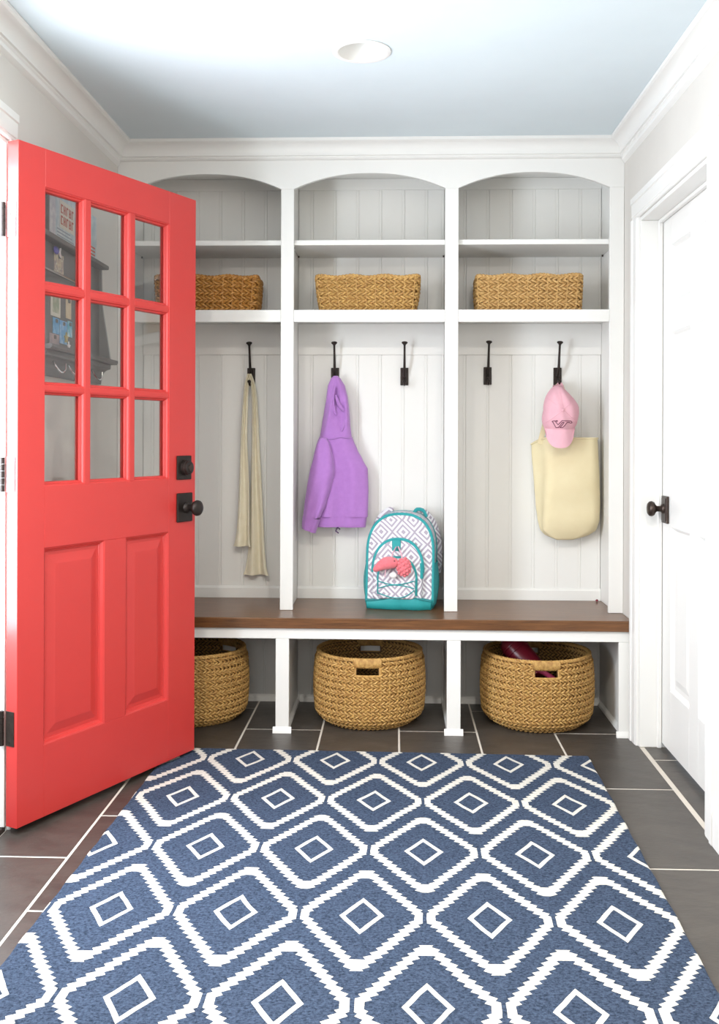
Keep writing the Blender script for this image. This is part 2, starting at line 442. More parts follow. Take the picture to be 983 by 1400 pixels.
# casings: an inside edge bead + flat + back band, extruded round the opening
def casing(name, xw, sgn, y0, y1, zt, wdt, label, far_w=None, jx=None):
    t = Thing(name, (xw, (y0 + y1) / 2, 0), label, 'door frame', kind='structure')
    far_w = far_w or wdt
    def leg(ya, yb, z1, inner):
        b = MB(); lo, hi = min(ya, yb), max(ya, yb)
        s = 1 if inner == lo else -1
        L = hi - lo
        prof = [(0, 0), (0, 0.008), (0.004, 0.011), (0.012, 0.011), (0.014, 0.013), (L * 0.70, 0.014), (L * 0.74, 0.018), (L, 0.018), (L, 0)]
        pts = [(xw + sgn * p[1], (lo + p[0]) if s == 1 else (hi - p[0])) for p in prof]
        b.prism(pts, 'z', 0.0005, z1); b.build('casing_leg', 'white', t)
    leg(y0, y0 - wdt, zt, y0); leg(y1, y1 + far_w, zt, y1)
    L = wdt
    prof = [(0, 0), (0, 0.008), (0.004, 0.011), (0.012, 0.011), (0.014, 0.013), (L * 0.70, 0.014), (L * 0.74, 0.018), (L, 0.018), (L, 0)]
    MB().prism([(xw + sgn * p[1], zt + p[0]) for p in prof], 'y', y0 - wdt, y1 + far_w).build('casing_head', 'white', t)
    # jamb boards lining the opening, with a stop
    xo = xw - sgn * TH
    xa, xb = min(xw, xo), max(xw, xo)
    for (ya, yb) in ((y0 + 0.0005, y0 + 0.015), (y1 - 0.015, y1 - 0.0005)):
        MB().box(xa, xb, ya, yb, 0.0005 if jx else 0.013, zt - 0.0155).build('jamb', 'white', t, bevel=0.001)
    MB().box(xa, xb, y0 + 0.0005, y1 - 0.0005, zt - 0.015, zt - 0.0005).build('head_jamb', 'white', t, bevel=0.001)
    if jx:
        MB().box(jx[0], jx[1], y1 - 0.027, y1 - 0.0155, 0.0005, zt - 0.016).build('door_stop', 'white', t, bevel=0.002)
        MB().box(jx[0], jx[1], y0 + 0.0155, y0 + 0.027, 0.0005, zt - 0.016).build('door_stop', 'white', t, bevel=0.002)
        MB().box(jx[0], jx[1], y0 + 0.0275, y1 - 0.0275, zt - 0.028, zt - 0.0155).build('door_stop', 'white', t, bevel=0.002)
    return t
casing('trim_4', XL, 1, DL0, DL1 + 0.02, DLZ, 0.085, 'white casing and jamb of the open exterior doorway', far_w=0.04)
casing('trim_5', XR, -1, DR0, DR1, DRZ, 0.085, 'white casing and jamb round the white panelled door', far_w=0.082, jx=(0.985, 1.001))

def baseboard(name, xw, sgn, ya, yb, label):
    P = [(0, 0.0005), (0.016, 0.0005), (0.016, 0.085), (0.011, 0.098), (0.006, 0.105), (0, 0.11)]
    tag(MB().prism([(xw + sgn * d, z) for d, z in P], 'y', ya, yb).build(name, 'white'), label, 'baseboard', kind='structure')
baseboard('baseboard_left', XL, 1, DL1 + 0.062, 3.84, 'white baseboard behind the open red door')
baseboard('baseboard_right', XR, -1, YFRONT, DR0 - 0.087, 'white baseboard on the wall before the white door')

# recessed ceiling lamp
t = Thing('recessed_ceiling_light', (LX, LY, ZC), 'round white recessed downlight in the pale blue ceiling', 'ceiling light')
MB().lathe([(LR + 0.014, ZC - 0.0006), (LR + 0.014, ZC - 0.003), (LR + 0.006, ZC - 0.006), (LR - 0.004, ZC - 0.004), (LR - 0.006, ZC + 0.004), (LR - 0.002, ZC + 0.004)], 64, c=(LX, LY, 0), cap0=False, cap1=False).build('trim_ring', 'white', t, smooth=True, angle=60)
MB().lathe([(LR - 0.005, ZC + 0.002), (LR - 0.012, ZC + 0.03), (LR - 0.022, ZC + 0.06)], 64, c=(LX, LY, 0), cap0=False, cap1=False).build('reflector', 'white', t, smooth=True)
MB().lathe([(LR - 0.021, ZC + 0.058), (0.04, ZC + 0.053), (0.001, ZC + 0.050)], 64, c=(LX, LY, 0), cap0=False).build('lens', 'lens', t, smooth=True)

# ================================================================= BUILT-IN LOCKERS
BT = 0.455                                  # bench top height
YB = 4.31                                   # face of the beadboard
ST = [(-1.147, -1.090), (-0.472, -0.419), (0.199, 0.253), (0.863, 0.921)]     # face stiles
DV = [(-1.147, -1.120), (-0.460, -0.431), (0.211, 0.241), (0.894, 0.921)]     # side panels behind them
BAYF = [(ST[i][1], ST[i + 1][0]) for i in range(3)]
BAY = [(DV[i][1], DV[i + 1][0]) for i in range(3)]
ZLS, ZLB, ZUS, ZUB = 1.685, 1.6355, 1.9744, 1.9535
ZSP, ZAP = 2.180, 2.243
lk = Thing('locker_unit', (-0.11, 4.16, BT), 'white built-in lockers with three arched bays, shelves and beadboard backs', 'lockers')
e = 0.0006
for i, (a, b) in enumerate(ST):
    box('stile', a, b, YU, YU + 0.019, BT + e, ZSP, 'white', lk, bevel=0.0012)
    c, d = DV[i]
    box('side_panel', c, d, YU + 0.0195, YB - e, BT + e, 2.32, 'white', lk, bevel=0.0008)
# arched header rail in one board with three arches
def arch(xa, xb, n=24):
    out = []; wd = xb - xa; hh = ZAP - ZSP
    R = (wd * wd / 4 + hh * hh) / (2 * hh); cz = ZAP - R; cx_ = (xa + xb) / 2
    for k in range(n + 1):
        x = lerp(xa, xb, k / n)
        # slightly fuller than a circle, straightening near the springing
        tt = abs((x - cx_) / (wd / 2)); z = ZSP + hh * (1 - tt ** 2.25) if tt < 1 else ZSP
        out.append((x, z))
    return out
hb = MB(); top = ZC - 0.001
xs = [(ST[0][0], ZSP)]
for (a, b) in BAYF: xs += arch(a, b)
xs.append((ST[3][1], ZSP))
for ya, flip in ((YU, False), (YU + 0.019, True)):
    vs = [(x, ya, z) for x, z in xs] + [(x, ya, top) for x, z in xs]; n = len(xs)
    hb.add(vs, [(i, i + 1, n + i + 1, n + i) for i in range(n - 1)])
n = len(xs)
hb.add([(x, YU, z) for x, z in xs] + [(x, YU + 0.019, z) for x, z in xs], [(i, i + 1, n + i + 1, n + i) for i in range(n - 1)])
hb.build('arched_header', 'white', lk, smooth=True, angle=25)
for (a, b), (c, d) in zip(BAY, BAYF):
    box('top_panel', a + e, b - e, YU + 0.02, YB - e, 2.30, 2.318, 'white', lk)
    # thick lower shelf: its nosing lies between the stiles
    MB().box(c + e, d - e, YU + 0.0005, YU + 0.019, ZLB, ZLS).box(a + e, b - e, YU + 0.019, YB - e, ZLS - 0.022, ZLS).build('shelf', 'white', lk, bevel=0.0012)
    us = MB().box(a + e, b - e, YU + 0.022, YB - e, ZUB, ZUS).build('adjustable_shelf', 'white', lk, bevel=0.0012)
    for xx in (a + 0.006, b - 0.006):
        for yy in (YU + 0.06, YB - 0.05):
            MB().lathe([(0.0035, ZUB - 0.008), (0.0035, ZUB - 0.0003)], 8, c=(xx, yy, 0)).build('shelf_pin', 'bronze', lk)
    box('hook_rail', a + e, b - e, YB - 0.008, YB - e, 1.5265, ZLS - 0.0225, 'white', lk, bevel=0.001)
    box('top_rail', a + e, b - e, YB - 0.008, YB - e, 2.25, 2.2995, 'white', lk, bevel=0.001)
    MB().prism([(YB - e, BT + e), (YB - 0.012, BT + e), (YB - 0.012, BT + 0.043), (YB - 0.006, BT + 0.050), (YB - e, BT + 0.052)], 'x', a + e, b - e).build('base_strip', 'white', lk)
def beadboards(bays, z0, z1, thing):
    for (a, b), off in zip(bays, (0.048, 0.066, 0.065)):
        edges = [a]; x = a + off
        while x < b - 0.02: edges.append(x); x += 0.1005
        edges.append(b)
        for u, v in zip(edges, edges[1:]):
            W = v - u
            pr = [(0.0001, 0.0022), (0.0018, 0.0), (W - 0.0125, 0.0), (W - 0.0115, 0.0014), (W - 0.0100, 0.0014), (W - 0.009, 0.0), (W - 0.0018, 0.0), (W - 0.0001, 0.0022), (W - 0.0001, 0.013), (0.0001, 0.013)]
            MB().prism([(u + p, YB + d) for p, d in pr], 'z', z0, z1).build('back_board', 'white', thing)
beadboards(BAY, BT + 0.002, 2.30, lk)

# bench base below
bb = Thing('storage_bench', (-0.11, 4.08, 0), 'white bench with dark stained oak seat over three open cubbies', 'bench')
YP = 3.845
PS = [(-1.147, -1.09), (-0.470, -0.417), (0.203, 0.257), (0.870, 0.918)]
PD = [(-1.147, -1.125), (-0.458, -0.430), (0.215, 0.245), (0.893, 0.918)]
for (a, b), (c, d) in zip(PS, PD):
    box('post', a, b, YP, YP + 0.02, 0.0005, 0.3695, 'white', bb, bevel=0.0015)
    box('divider', c, d, YP + 0.0205, YB - e, 0.0005, 0.4125, 'white', bb, bevel=0.001)
    f0, f1 = max(a - 0.010, -1.1475), min(b + 0.010, 0.9185)
    MB().prism([(YP - 0.011, 0.0005), (YP - 0.0005, 0.0005), (YP - 0.0005, 0.024), (YP - 0.005, 0.018), (YP - 0.009, 0.009)], 'x', f0, f1).build('plinth_foot', 'white', bb)
    for xx, sg in ((c, -1), (d, 1)):
        if not (-1.14 < xx < 0.91): continue
        MB().prism([(xx + sg * 0.0005, 0.0005), (xx + sg * 0.011, 0.0005), (xx + sg * 0.009, 0.010), (xx + sg * 0.0005, 0.024)], 'y', YP + 0.021, YB - 0.02).build('shoe_moulding', 'white', bb)
box('front_rail', -1.147, 0.918, YP, YP + 0.02, 0.37, 0.4125, 'white', bb, bevel=0.0015)
BAY2 = [(PD[i][1], PD[i + 1][0]) for i in range(3)]
beadboards(BAY2, 0.001, 0.4125, bb)
for (a, b) in BAY2:
    MB().prism([(YB - e, 0.0005), (YB - 0.014, 0.0005), (YB - 0.012, 0.02), (YB - e, 0.03)], 'x', a + 0.012, b - 0.012).build('base_strip', 'white', bb)
bt = MB().box(-1.147, 0.9195, 3.830, YB - 0.0005, 0.413, BT).build('seat_slab', 'wood', bb, bevel=0.003, seg=2)
bt['label'] = 'dark stained oak seat slab'

# ================================================================= RED DOOR (open)
HX, HY = -1.100, 2.8155
DX, DY = 0.3682, 0.7490
DW = 0.832
rot = math.atan2(DY, DX)
dr = Thing('door_1', (HX, HY, 0), 'open coral red half-glazed door with nine panes and two raised panels', 'door', rotz=rot, kind='structure')
T = 0.044; Z0, Z1 = 0.02, 2.029
def dbox(name, u0, u1, z0, z1, y0=0.0, y1=T, m='red', bevel=0.001):
    return MB().box(u0, u1, y0, y1, z0, z1).build(name, m, dr, world=False, bevel=bevel)
U = [0.104, 0.263, 0.306, 0.471, 0.514, 0.683]
ZZ = [1.015, 1.294, 1.325, 1.597, 1.630, 1.914]
dbox('stile', 0, U[0], Z0, Z1); dbox('stile', U[5], DW, Z0, Z1)
dbox('top_rail', U[0], U[5], ZZ[5], Z1); dbox('lock_rail', U[0], U[5], 0.828, ZZ[0]); dbox('bottom_rail', U[0], U[5], Z0, 0.236)
dbox('mullion', 0.362, 0.4635, 0.236, 0.828)
for a, b in ((U[1], U[2]), (U[3], U[4])): dbox('vertical_muntin', a + 0.010, b - 0.010, ZZ[0], ZZ[5], 0.002)
for a, b in ((ZZ[1], ZZ[2]), (ZZ[3], ZZ[4])):
    for c, d in ((U[0], U[1] + 0.0095), (U[2] - 0.0095, U[3] + 0.0095), (U[4] - 0.0095, U[5])):
        dbox('horizontal_muntin', c, d, a + 0.008, b - 0.008, 0.002)
def frame_rings(u0, u1, z0, z1, steps):
    rings = []
    for ins, dep in steps:
        rings.append([(u0 + ins, dep, z0 + ins), (u1 - ins, dep, z0 + ins), (u1 - ins, dep, z1 - ins), (u0 + ins, dep, z1 - ins)])
    return rings
for ui in (0, 2, 4):
    for zi in (0, 2, 4):
        u0, u1, z0, z1 = U[ui], U[ui + 1], ZZ[zi], ZZ[zi + 1]
        ou = [0.0095 if ui else 0.0, 0.0095 if ui < 4 else 0.0]; oz = [0.0075 if zi else 0.0, 0.0075 if zi < 4 else 0.0]
        def rr(ins, dep):
            return [(u0 - ou[0] + ins * (1 if ui == 0 else 1), dep, z0 - oz[0] + ins), (u1 + ou[1] - ins, dep, z0 - oz[0] + ins), (u1 + ou[1] - ins, dep, z1 + oz[1] - ins), (u0 - ou[0] + ins, dep, z1 + oz[1] - ins)]
        bd = MB()
        bd.rings([rr(-0.0005, 0.003), rr(0.003, 0.004), rr(0.006, 0.010), rr(0.010, 0.012), rr(0.012, 0.0175), rr(0.012, 0.020), rr(-0.0005, 0.020)], True, False, False, True)
        bd.rings([rr(-0.0005, 0.025), rr(0.012, 0.025), rr(0.012, 0.0275), rr(0.010, 0.033), rr(0.004, 0.040), rr(-0.0005, 0.042)], True, False, False, True)
        bd.build('glazing_bead', 'red', dr, world=False)
        MB().box(u0 - ou[0] + 0.004, u1 + ou[1] - 0.004, 0.0202, 0.0248, z0 - oz[0] + 0.004, z1 + oz[1] - 0.004).build('pane', 'glass', dr, world=False)
for u0, u1 in ((U[0] + 0.0, 0.362), (0.4635, U[5] + 0.0)):
    u1_ = u1
    pn = MB().rings(frame_rings(u0 + 0.0005, u1 - 0.0005, 0.2365, 0.8275, [(0, 0.001), (0.004, 0.003), (0.009, 0.011), (0.012, 0.012), (0.014, 0.0155), (0.024, 0.0155), (0.052, 0.008), (0.058, 0.0078)]) , True, False, True)
    pn.rings(frame_rings(u0 + 0.0005, u1 - 0.0005, 0.2365, 0.8275, [(0, 0.043), (0.010, 0.034), (0.05, 0.036)]), True, False, True)
    pn.build('raised_panel', 'red', dr, world=False)
# hinges on the hinge-side edge (local x = 0 plane)
for zc, m in ((1.80, 'steel'), (1.052, 'steel'), (0.308, 'bronze')):
    hg = MB().box(-0.0025, -0.0002, 0.010, T - 0.001, zc - 0.051, zc + 0.051).build('hinge', m, dr, world=False, bevel=0.0008)
    b = MB()
    for k in range(5):
        b.lathe([(0.0068, zc - 0.051 + 0.0204 * k + 0.0004), (0.0068, zc - 0.051 + 0.0204 * (k + 1) - 0.0004)], 14, c=(-0.008, T + 0.010, 0))
    b.build('hinge_barrel', 'black', dr, parent=hg, world=False, smooth=True)
    for k, (dy, dz) in enumerate(((0.018, 0.041), (0.030, 0.014), (0.018, -0.014), (0.030, -0.041))):
        MB().lathe([(0.0030, -0.0034), (0.0026, -0.0024)], 10, axis='x', c=(0, dy, zc + dz)).build('screw', 'bronze', dr, parent=hg, world=False)
# deadbolt and knob
uk = 0.763
dbp = MB().box(uk - 0.040, uk + 0.040, -0.007, -0.0003, 1.010, 1.096).build('deadbolt', 'black', dr, world=False, bevel=0.002)
MB().lathe([(0.028, -0.0072), (0.027, -0.020), (0.024, -0.022), (0.0235, -0.028), (0.021, -0.030)], 28, axis='y', c=(uk + 0.002, 0, 1.053)).build('cylinder_ring', 'black', dr, parent=dbp, world=False, smooth=True)
MB().lathe([(0.012, -0.0302), (0.0115, -0.034)], 20, axis='y', c=(uk + 0.002, 0, 1.053)).build('keyhole_plug', 'bronze', dr, parent=dbp, world=False, smooth=True)
kp = MB().box(uk - 0.040, uk + 0.046, -0.008, -0.0003, 0.858, 0.962).build('knob_plate', 'black', dr, world=False, bevel=0.0025)
kprof = [(0.020, -0.0082), (0.019, -0.013), (0.012, -0.018), (0.011, -0.034), (0.016, -0.040), (0.025, -0.046), (0.0285, -0.054), (0.027, -0.062), (0.020, -0.068), (0.008, -0.070)]
MB().lathe(kprof, 32, axis='y', c=(uk + 0.010, 0, 0.909)).build('knob', 'black', dr, parent=kp, world=False, smooth=True, angle=50)

# ================================================================= WHITE DOOR in the right wall
wd = Thing('door_2', (1.003, (DR0 + DR1) / 2, 0), 'closed white panelled door with a dark bronze knob', 'door', kind='structure')
XD = 1.003
y0d, y1d = DR0 + 0.018, DR1 - 0.018
def wbox(name, ya, yb, za, zb): return MB().box(XD, XD + 0.035, ya, yb, za, zb).build(name, 'white', wd, bevel=0.0008)
cols = [(y0d + 0.115, (y0d + y1d) / 2 - 0.05), ((y0d + y1d) / 2 + 0.05, y1d - 0.115)]
rows_ = [(0.24, 0.84), (1.0, 1.55), (1.66, 1.87)]
wbox('stile', y0d, cols[0][0], 0.02, 1.98); wbox('stile', cols[1][1], y1d, 0.02, 1.98)
wbox('mullion', cols[0][1], cols[1][0], 0.02, 1.98)
for (ya, yb) in cols:
    for za, zb in ((0.02, 0.24), (0.84, 1.0), (1.55, 1.66), (1.87, 1.98)): wbox('rail', ya, yb, za, zb)
    for za, zb in rows_:
        rg = []
        for ins, dep in ((0.0004, 0.001), (0.004, 0.003), (0.010, 0.010), (0.013, 0.012), (0.030, 0.012), (0.055, 0.006)):
            rg.append([(XD + dep, ya + ins, za + ins), (XD + dep, yb - ins, za + ins), (XD + dep, yb - ins, zb - ins), (XD + dep, ya + ins, zb - ins)])
        MB().rings(rg, True, False, True).build('raised_panel', 'white', wd)
kp2 = MB().box(XD - 0.010, XD - 0.0004, 3.632, 3.702, 0.850, 0.950).build('knob_plate', 'bronze', wd, bevel=0.002)
MB().box(XD - 0.0125, XD - 0.0102, 3.640, 3.694, 0.858, 0.942).build('plate_face', 'bronze', wd, parent=None, bevel=0.0015)
b = MB().lathe([(0.019, -0.0128), (0.018, -0.018), (0.011, -0.022), (0.0105, -0.036), (0.016, -0.042), (0.025, -0.047), (0.0285, -0.055), (0.027, -0.063), (0.020, -0.069), (0.008, -0.071)], 32, axis='x', c=(XD, 3.667, 0.903))
ko = b.build('knob', 'bronze', wd, smooth=True, angle=50)

# ================================================================= RUG
RUGC = Vector((-0.086, 2.383, 0.0005)); RT = math.radians(-1.0)
def outline_rug():
    pts = []; hw, hl = 0.768, 1.22
    for k in range(60): pts.append((lerp(-hw, hw, k / 60), hl + 0.0012 * math.sin(k * 1.3)))
    for k in range(90): pts.append((hw + 0.0014 * math.sin(k * 0.9), lerp(hl, -hl, k / 90)))
    for k in range(60): pts.append((lerp(hw, -hw, k / 60), -hl))
    for k in range(90): pts.append((-hw + 0.0014 * math.sin(k * 1.1), lerp(-hl, hl, k / 90)))
    return pts
pts = outline_rug()
rings = []
for sc, z in ((1.0, 0.0), (1.002, 0.004), (0.998, 0.0085), (0.992, 0.0095)):
    rings.append([(x * (sc if abs(x) > .7 else 1), y * (1 - (1 - sc) * 0.6), z) for x, y in pts])
rg = MB().rings(rings)
MT['rug'] = rug_mat(0.1618, 0.357)
ro = rg.build('rug', 'rug', parent=cam, world=False); ro.parent = None
ro.location = RUGC; ro.rotation_euler = (0, 0, RT)
tag(ro, 'navy and ivory flatweave rug with a jagged diamond lattice', 'rug')

# ================================================================= BASKETS
def twine(b, path_fn, total, rows, r, amp, period, sides=5, skip=None, ppp=8):
    """rows of two-strand twisted cord; path_fn(s, z) -> (point, outward normal)"""
    for ri, z in enumerate(rows):
        L = total(z); k = max(8, round(L / period)); npts = k * ppp; hand = 1 if ri % 2 else -1
        for strand in (0, 1):
            run = []
            for i in range(npts + 1):
                s = i / npts
                p, nrm = path_fn(s, z)
                if skip and skip(p, z):
                    if len(run) > 3: b.tube(run, r, sides)
                    run = []; continue
                ph = 2 * PI * k * s * 0.5 * 2 + strand * PI + ri * 1.3
                run.append(p + nrm * (amp * math.sin(ph)) + Vector((0, 0, hand * amp * 0.85 * math.cos(ph))))
            if len(run) > 3: b.tube(run, r, sides)

def make_round_basket():
    t = Thing('round_basket', (0, 0, 0), 'x', 'basket', 'round woven baskets under the bench')
    ZR = 0.287
    def rad(z):
        f = z / ZR
        base = 0.214 + 0.011 * math.sin(PI * min(1, f * 0.95))
        if z < 0.055: base -= 0.052 * (1 - z / 0.055) ** 2.0
        return base - (0.004 if f > 0.9 else 0)
    def path(s, z):
        a = 2 * PI * s - PI / 2
        wob = 1 + 0.008 * math.sin(3 * a + 1) + 0.005 * math.sin(5 * a)
        n_ = Vector((math.cos(a), math.sin(a), 0)); return n_ * rad(z) * wob + Vector((0, 0, z)), n_
    HW, HZ0, HZ1 = 0.048, 0.226, 0.256
    def hole(p, z): return abs(p.x) < HW and HZ0 < z < HZ1
    rows = []; z = 0.008
    while z < ZR - 0.006: rows.append(z); z += 0.0137
    b = MB(); twine(b, path, lambda z: 2 * PI * rad(z), rows, 0.0043, 0.0054, 0.037, skip=hole)
    b.build('woven_body', 'straw', t, world=False, smooth=True)
    # inner wall with the two hand holes, and the bottom
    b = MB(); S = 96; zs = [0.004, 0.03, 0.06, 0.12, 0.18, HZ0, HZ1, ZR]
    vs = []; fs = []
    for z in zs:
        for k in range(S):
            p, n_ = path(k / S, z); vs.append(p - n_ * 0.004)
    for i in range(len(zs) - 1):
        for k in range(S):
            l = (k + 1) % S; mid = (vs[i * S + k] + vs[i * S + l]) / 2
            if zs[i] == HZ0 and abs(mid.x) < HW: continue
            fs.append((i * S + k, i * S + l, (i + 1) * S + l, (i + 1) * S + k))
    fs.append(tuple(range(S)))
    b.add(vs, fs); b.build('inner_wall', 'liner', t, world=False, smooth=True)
    # stakes
    b = MB()
    for k in range(40):
        a = (k + 0.5) / 40
        pa = []
        for z in [0.012 + 0.272 * i / 14 for i in range(15)]:
            p, n_ = path(a, z)
            if hole(p, z): continue
            pa.append(p + n_ * 0.0046)
        if not any(abs(path(a, 0.24)[0].x) < HW + 0.004 for _ in (0,)): b.tube(pa, 0.0022, 5)
        else: b.tube([q_ for q_ in pa if q_.z < HZ0], 0.0022, 5)
    b.build('stakes', 'straw', t, world=False, smooth=True)
    # rolled rim, two twisted strands
    b = MB()
    for st_ in (0, 1):
        pts_ = []
        for k in range(360):
            p, n_ = path(k / 360, ZR - 0.002); ph = k / 360 * 2 * PI * 60 + st_ * PI
            pts_.append(p + n_ * 0.003 * math.sin(ph) + Vector((0, 0, 0.003 * math.cos(ph))))
        b.tube(pts_, 0.0058, 6, loop=True)
    b.build('rim', 'straw', t, world=False, smooth=True)
    # wrapped hand-hole edges
    for sgn in (-1, 1):
        b = MB()
        a0 = -PI / 2 if sgn < 0 else PI / 2
        for k in range(22):
            a = a0 + lerp(-0.235, 0.235, k / 21); n_ = Vector((math.cos(a), math.sin(a), 0)); R_ = rad(0.27) + 0.001
            lp = [n_ * (R_ + 0.0085 * math.cos(q_)) + Vector((0, 0, 0.273 + 0.0175 * math.sin(q_))) for q_ in [2 * PI * i / 12 for i in range(12)]]
            b.tube(lp, 0.0034, 5, loop=True)
        lo = []
        for k in range(41):
            a = a0 + lerp(-0.24, 0.24, k / 40); n_ = Vector((math.cos(a), math.sin(a), 0))
            lo.append(n_ * (rad(HZ0) + 0.002) + Vector((0, 0, HZ0 - 0.002)))
        b.tube(lo, 0.005, 6)
        for s_ in (-1, 1):
            a = a0 + s_ * 0.222; n_ = Vector((math.cos(a), math.sin(a), 0))
            b.tube([n_ * (rad(z) + 0.002) + Vector((0, 0, z)) for z in (0.222, 0.24, 0.262)], 0.0045, 6)
        b.build('hand_hole', 'straw', t, world=False, smooth=True)
    return t.o
rb = make_round_basket()
rb.location = (-0.1075, 4.068, 0.0005); rb['label'] = 'empty round woven basket with hand hole below the backpack and hoodie'
copy_thing(rb, (0.584, 4.066, 0.0005), 'round woven basket holding a crimson bag under the bench', rotz=0.03)
copy_thing(rb, (-0.842, 4.070, 0.0005), 'round woven basket partly hidden by the red door under the bench', rotz=-0.6)

def make_rect_basket(loc, wt, wb, dp, h, m, label, rotz=0.0, seed=0):
    t = Thing('shelf_basket', loc, label, 'basket', 'rectangular woven baskets on the shelf', rotz=rotz)
    rnd = random.Random(seed)
    def per(z):
        f = z / h; return lerp(wb, wt, f) / 2, lerp(dp * 0.93, dp, f) / 2
    def path(s, z):
        hw, hd = per(z); r = 0.022
        L = [2 * (hw - r), PI * r / 2, 2 * (hd - r), PI * r / 2] * 2
        tot = sum(L); q_ = s * tot; corner = [(hw - r, -hd + r), (hw - r, hd - r), (-hw + r, hd - r), (-hw + r, -hd + r)]
        side = 0
        for i, l in enumerate(L):
            if q_ <= l or i == 7: break
            q_ -= l
        k = i // 2; a0 = -PI / 2 + k * PI / 2; cx_, cy_ = corner[k]
        nrm = Vector((math.cos(a0), math.sin(a0), 0)); tg = Vector((-math.sin(a0), math.cos(a0), 0))
        if i % 2 == 0:
            c_ = Vector((cx_, cy_, 0)); l = L[i]; p = c_ - tg * (l - q_) + nrm * r
            bulge = 0.006 * math.sin(PI * q_ / l) * math.sin(PI * min(1, z / h))
            p += nrm * bulge
        else:
            a = a0 + q_ / r; nrm = Vector((math.cos(a), math.sin(a), 0)); p = Vector((cx_, cy_, 0)) + nrm * r
        sag = 0.0035 * math.sin(9 * s * 2 * PI + seed) * (z / h)
        return p + Vector((0, 0, z + sag)), nrm
    def total(z):
        hw, hd = per(z); return 4 * (hw + hd)
    rows = []; z = 0.010
    while z < h - 0.012: rows.append(z); z += 0.0158
    b = MB(); twine(b, path, total, rows, 0.0052, 0.0060, 0.044, skip=None)
    b.build('woven_body', m, t, world=False, smooth=True)
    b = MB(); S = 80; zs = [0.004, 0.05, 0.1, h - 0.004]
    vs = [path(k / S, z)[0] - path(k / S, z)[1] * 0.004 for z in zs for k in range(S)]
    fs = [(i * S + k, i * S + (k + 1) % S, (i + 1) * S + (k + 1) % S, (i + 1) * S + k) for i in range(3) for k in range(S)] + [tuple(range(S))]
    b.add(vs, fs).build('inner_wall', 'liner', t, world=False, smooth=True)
    b = MB()
    for st_ in (0, 1):
        pts_ = []
        for k in range(240):
            p, n_ = path(k / 240, h - 0.006); ph = k / 240 * 2 * PI * 42 + st_ * PI
            pts_.append(p + n_ * 0.0035 * math.sin(ph) + Vector((0, 0, 0.0035 * math.cos(ph))))
        b.tube(pts_, 0.0062, 6, loop=True)
    b.build('rim', m, t, world=False, smooth=True)
    b = MB()
    hw, hd = per(h / 2)
    n_st = 30
    for k in range(n_st):
        b.tube([path((k + 0.5) / n_st, z)[0] + path((k + 0.5) / n_st, z)[1] * 0.0058 for z in (0.008, h * 0.35, h * 0.7, h - 0.01)], 0.0026, 5)
    b.build('stakes', m, t, world=False, smooth=True)
    return t
ZS = ZLS + 0.0008
make_rect_basket((-0.795, 4.155, ZS), 0.425, 0.405, 0.205, 0.150, 'straw_dark', 'honey brown rectangular basket on the shelf, partly behind the red door', 0.03, 1)
make_rect_basket((-0.1185, 4.155, ZS), 0.425, 0.385, 0.205, 0.149, 'straw', 'rectangular woven basket tapering downward, on the shelf above the lilac hoodie', 0.0, 2)
make_rect_basket((0.5515, 4.155, ZS), 0.426, 0.415, 0.205, 0.150, 'straw_pale', 'pale straw rectangular basket on the shelf above the pink cap', -0.03, 3)

# ================================================================= COAT HOOKS
def make_hook(x, z0, label):
    t = Thing('coat_hook', (x, YB, z0), label, 'hook', 'dark bronze coat hooks')
    yb = YB - (0.0065)
    MB().box(x - 0.0175, x + 0.0175, YB - 0.007, YB - 0.0002, z0, z0 + 0.077).build('back_plate', 'black', t, bevel=0.0018)
    MB().box(x - 0.009, x + 0.009, YB - 0.013, YB - 0.0072, z0 + 0.012, z0 + 0.070).build('boss', 'black', t, bevel=0.003)
    up = [(0, 0.012, 0.040), (0, 0.022, 0.046), (0, 0.034, 0.060), (0, 0.043, 0.085), (0, 0.050, 0.115), (0, 0.058, 0.148), (0, 0.066, 0.172)]
    up = chaikin([Vector((x, YB - d, z0 + z)) for _, d, z in up], 2, False)
    n_ = len(up)
    MB().tube(up, [lerp(0.0075, 0.0048, min(1, i / (n_ * 0.7))) for i in range(n_)], 10).build('upper_arm', 'black', t, smooth=True)
    tip = up[-1]; d = (up[-1] - up[-4]).normalized()
    q_ = d.to_track_quat('Z', 'Y').to_matrix().to_4x4()
    MB().lathe([(0.0045, -0.004), (0.0068, 0.002), (0.0125, 0.007), (0.0135, 0.010), (0.011, 0.0135), (0.003, 0.0155)], 20).xf(Matrix.Translation(tip) @ q_).build('knob_tip', 'black', t, smooth=True, angle=60)
    lo = chaikin([Vector((x, YB - d_, z0 + z)) for d_, z in ((0.012, 0.030), (0.024, 0.012), (0.038, 0.000), (0.054, 0.001), (0.062, 0.014))], 2, False)
    MB().tube(lo, 0.0052, 10).build('lower_arm', 'black', t, smooth=True)
    MB().ball(lo[-1], 0.0085, 0.0085, 0.0075, 14, 8).build('lower_tip', 'black', t, smooth=True)
    return t
HOOKS = [(-0.638, 1.391, 'dark bronze coat hook holding the cream scarf'), (-0.2675, 1.392, 'dark bronze coat hook holding the lilac hoodie'),
         (0.0373, 1.3925, 'empty dark bronze coat hook above the backpack'), (0.401, 1.3955, 'empty dark bronze coat hook beside the pink cap and tote'),
         (0.7045, 1.3935, 'dark bronze coat hook holding the pink cap and tote bag')]
for h_ in HOOKS: make_hook(*h_)

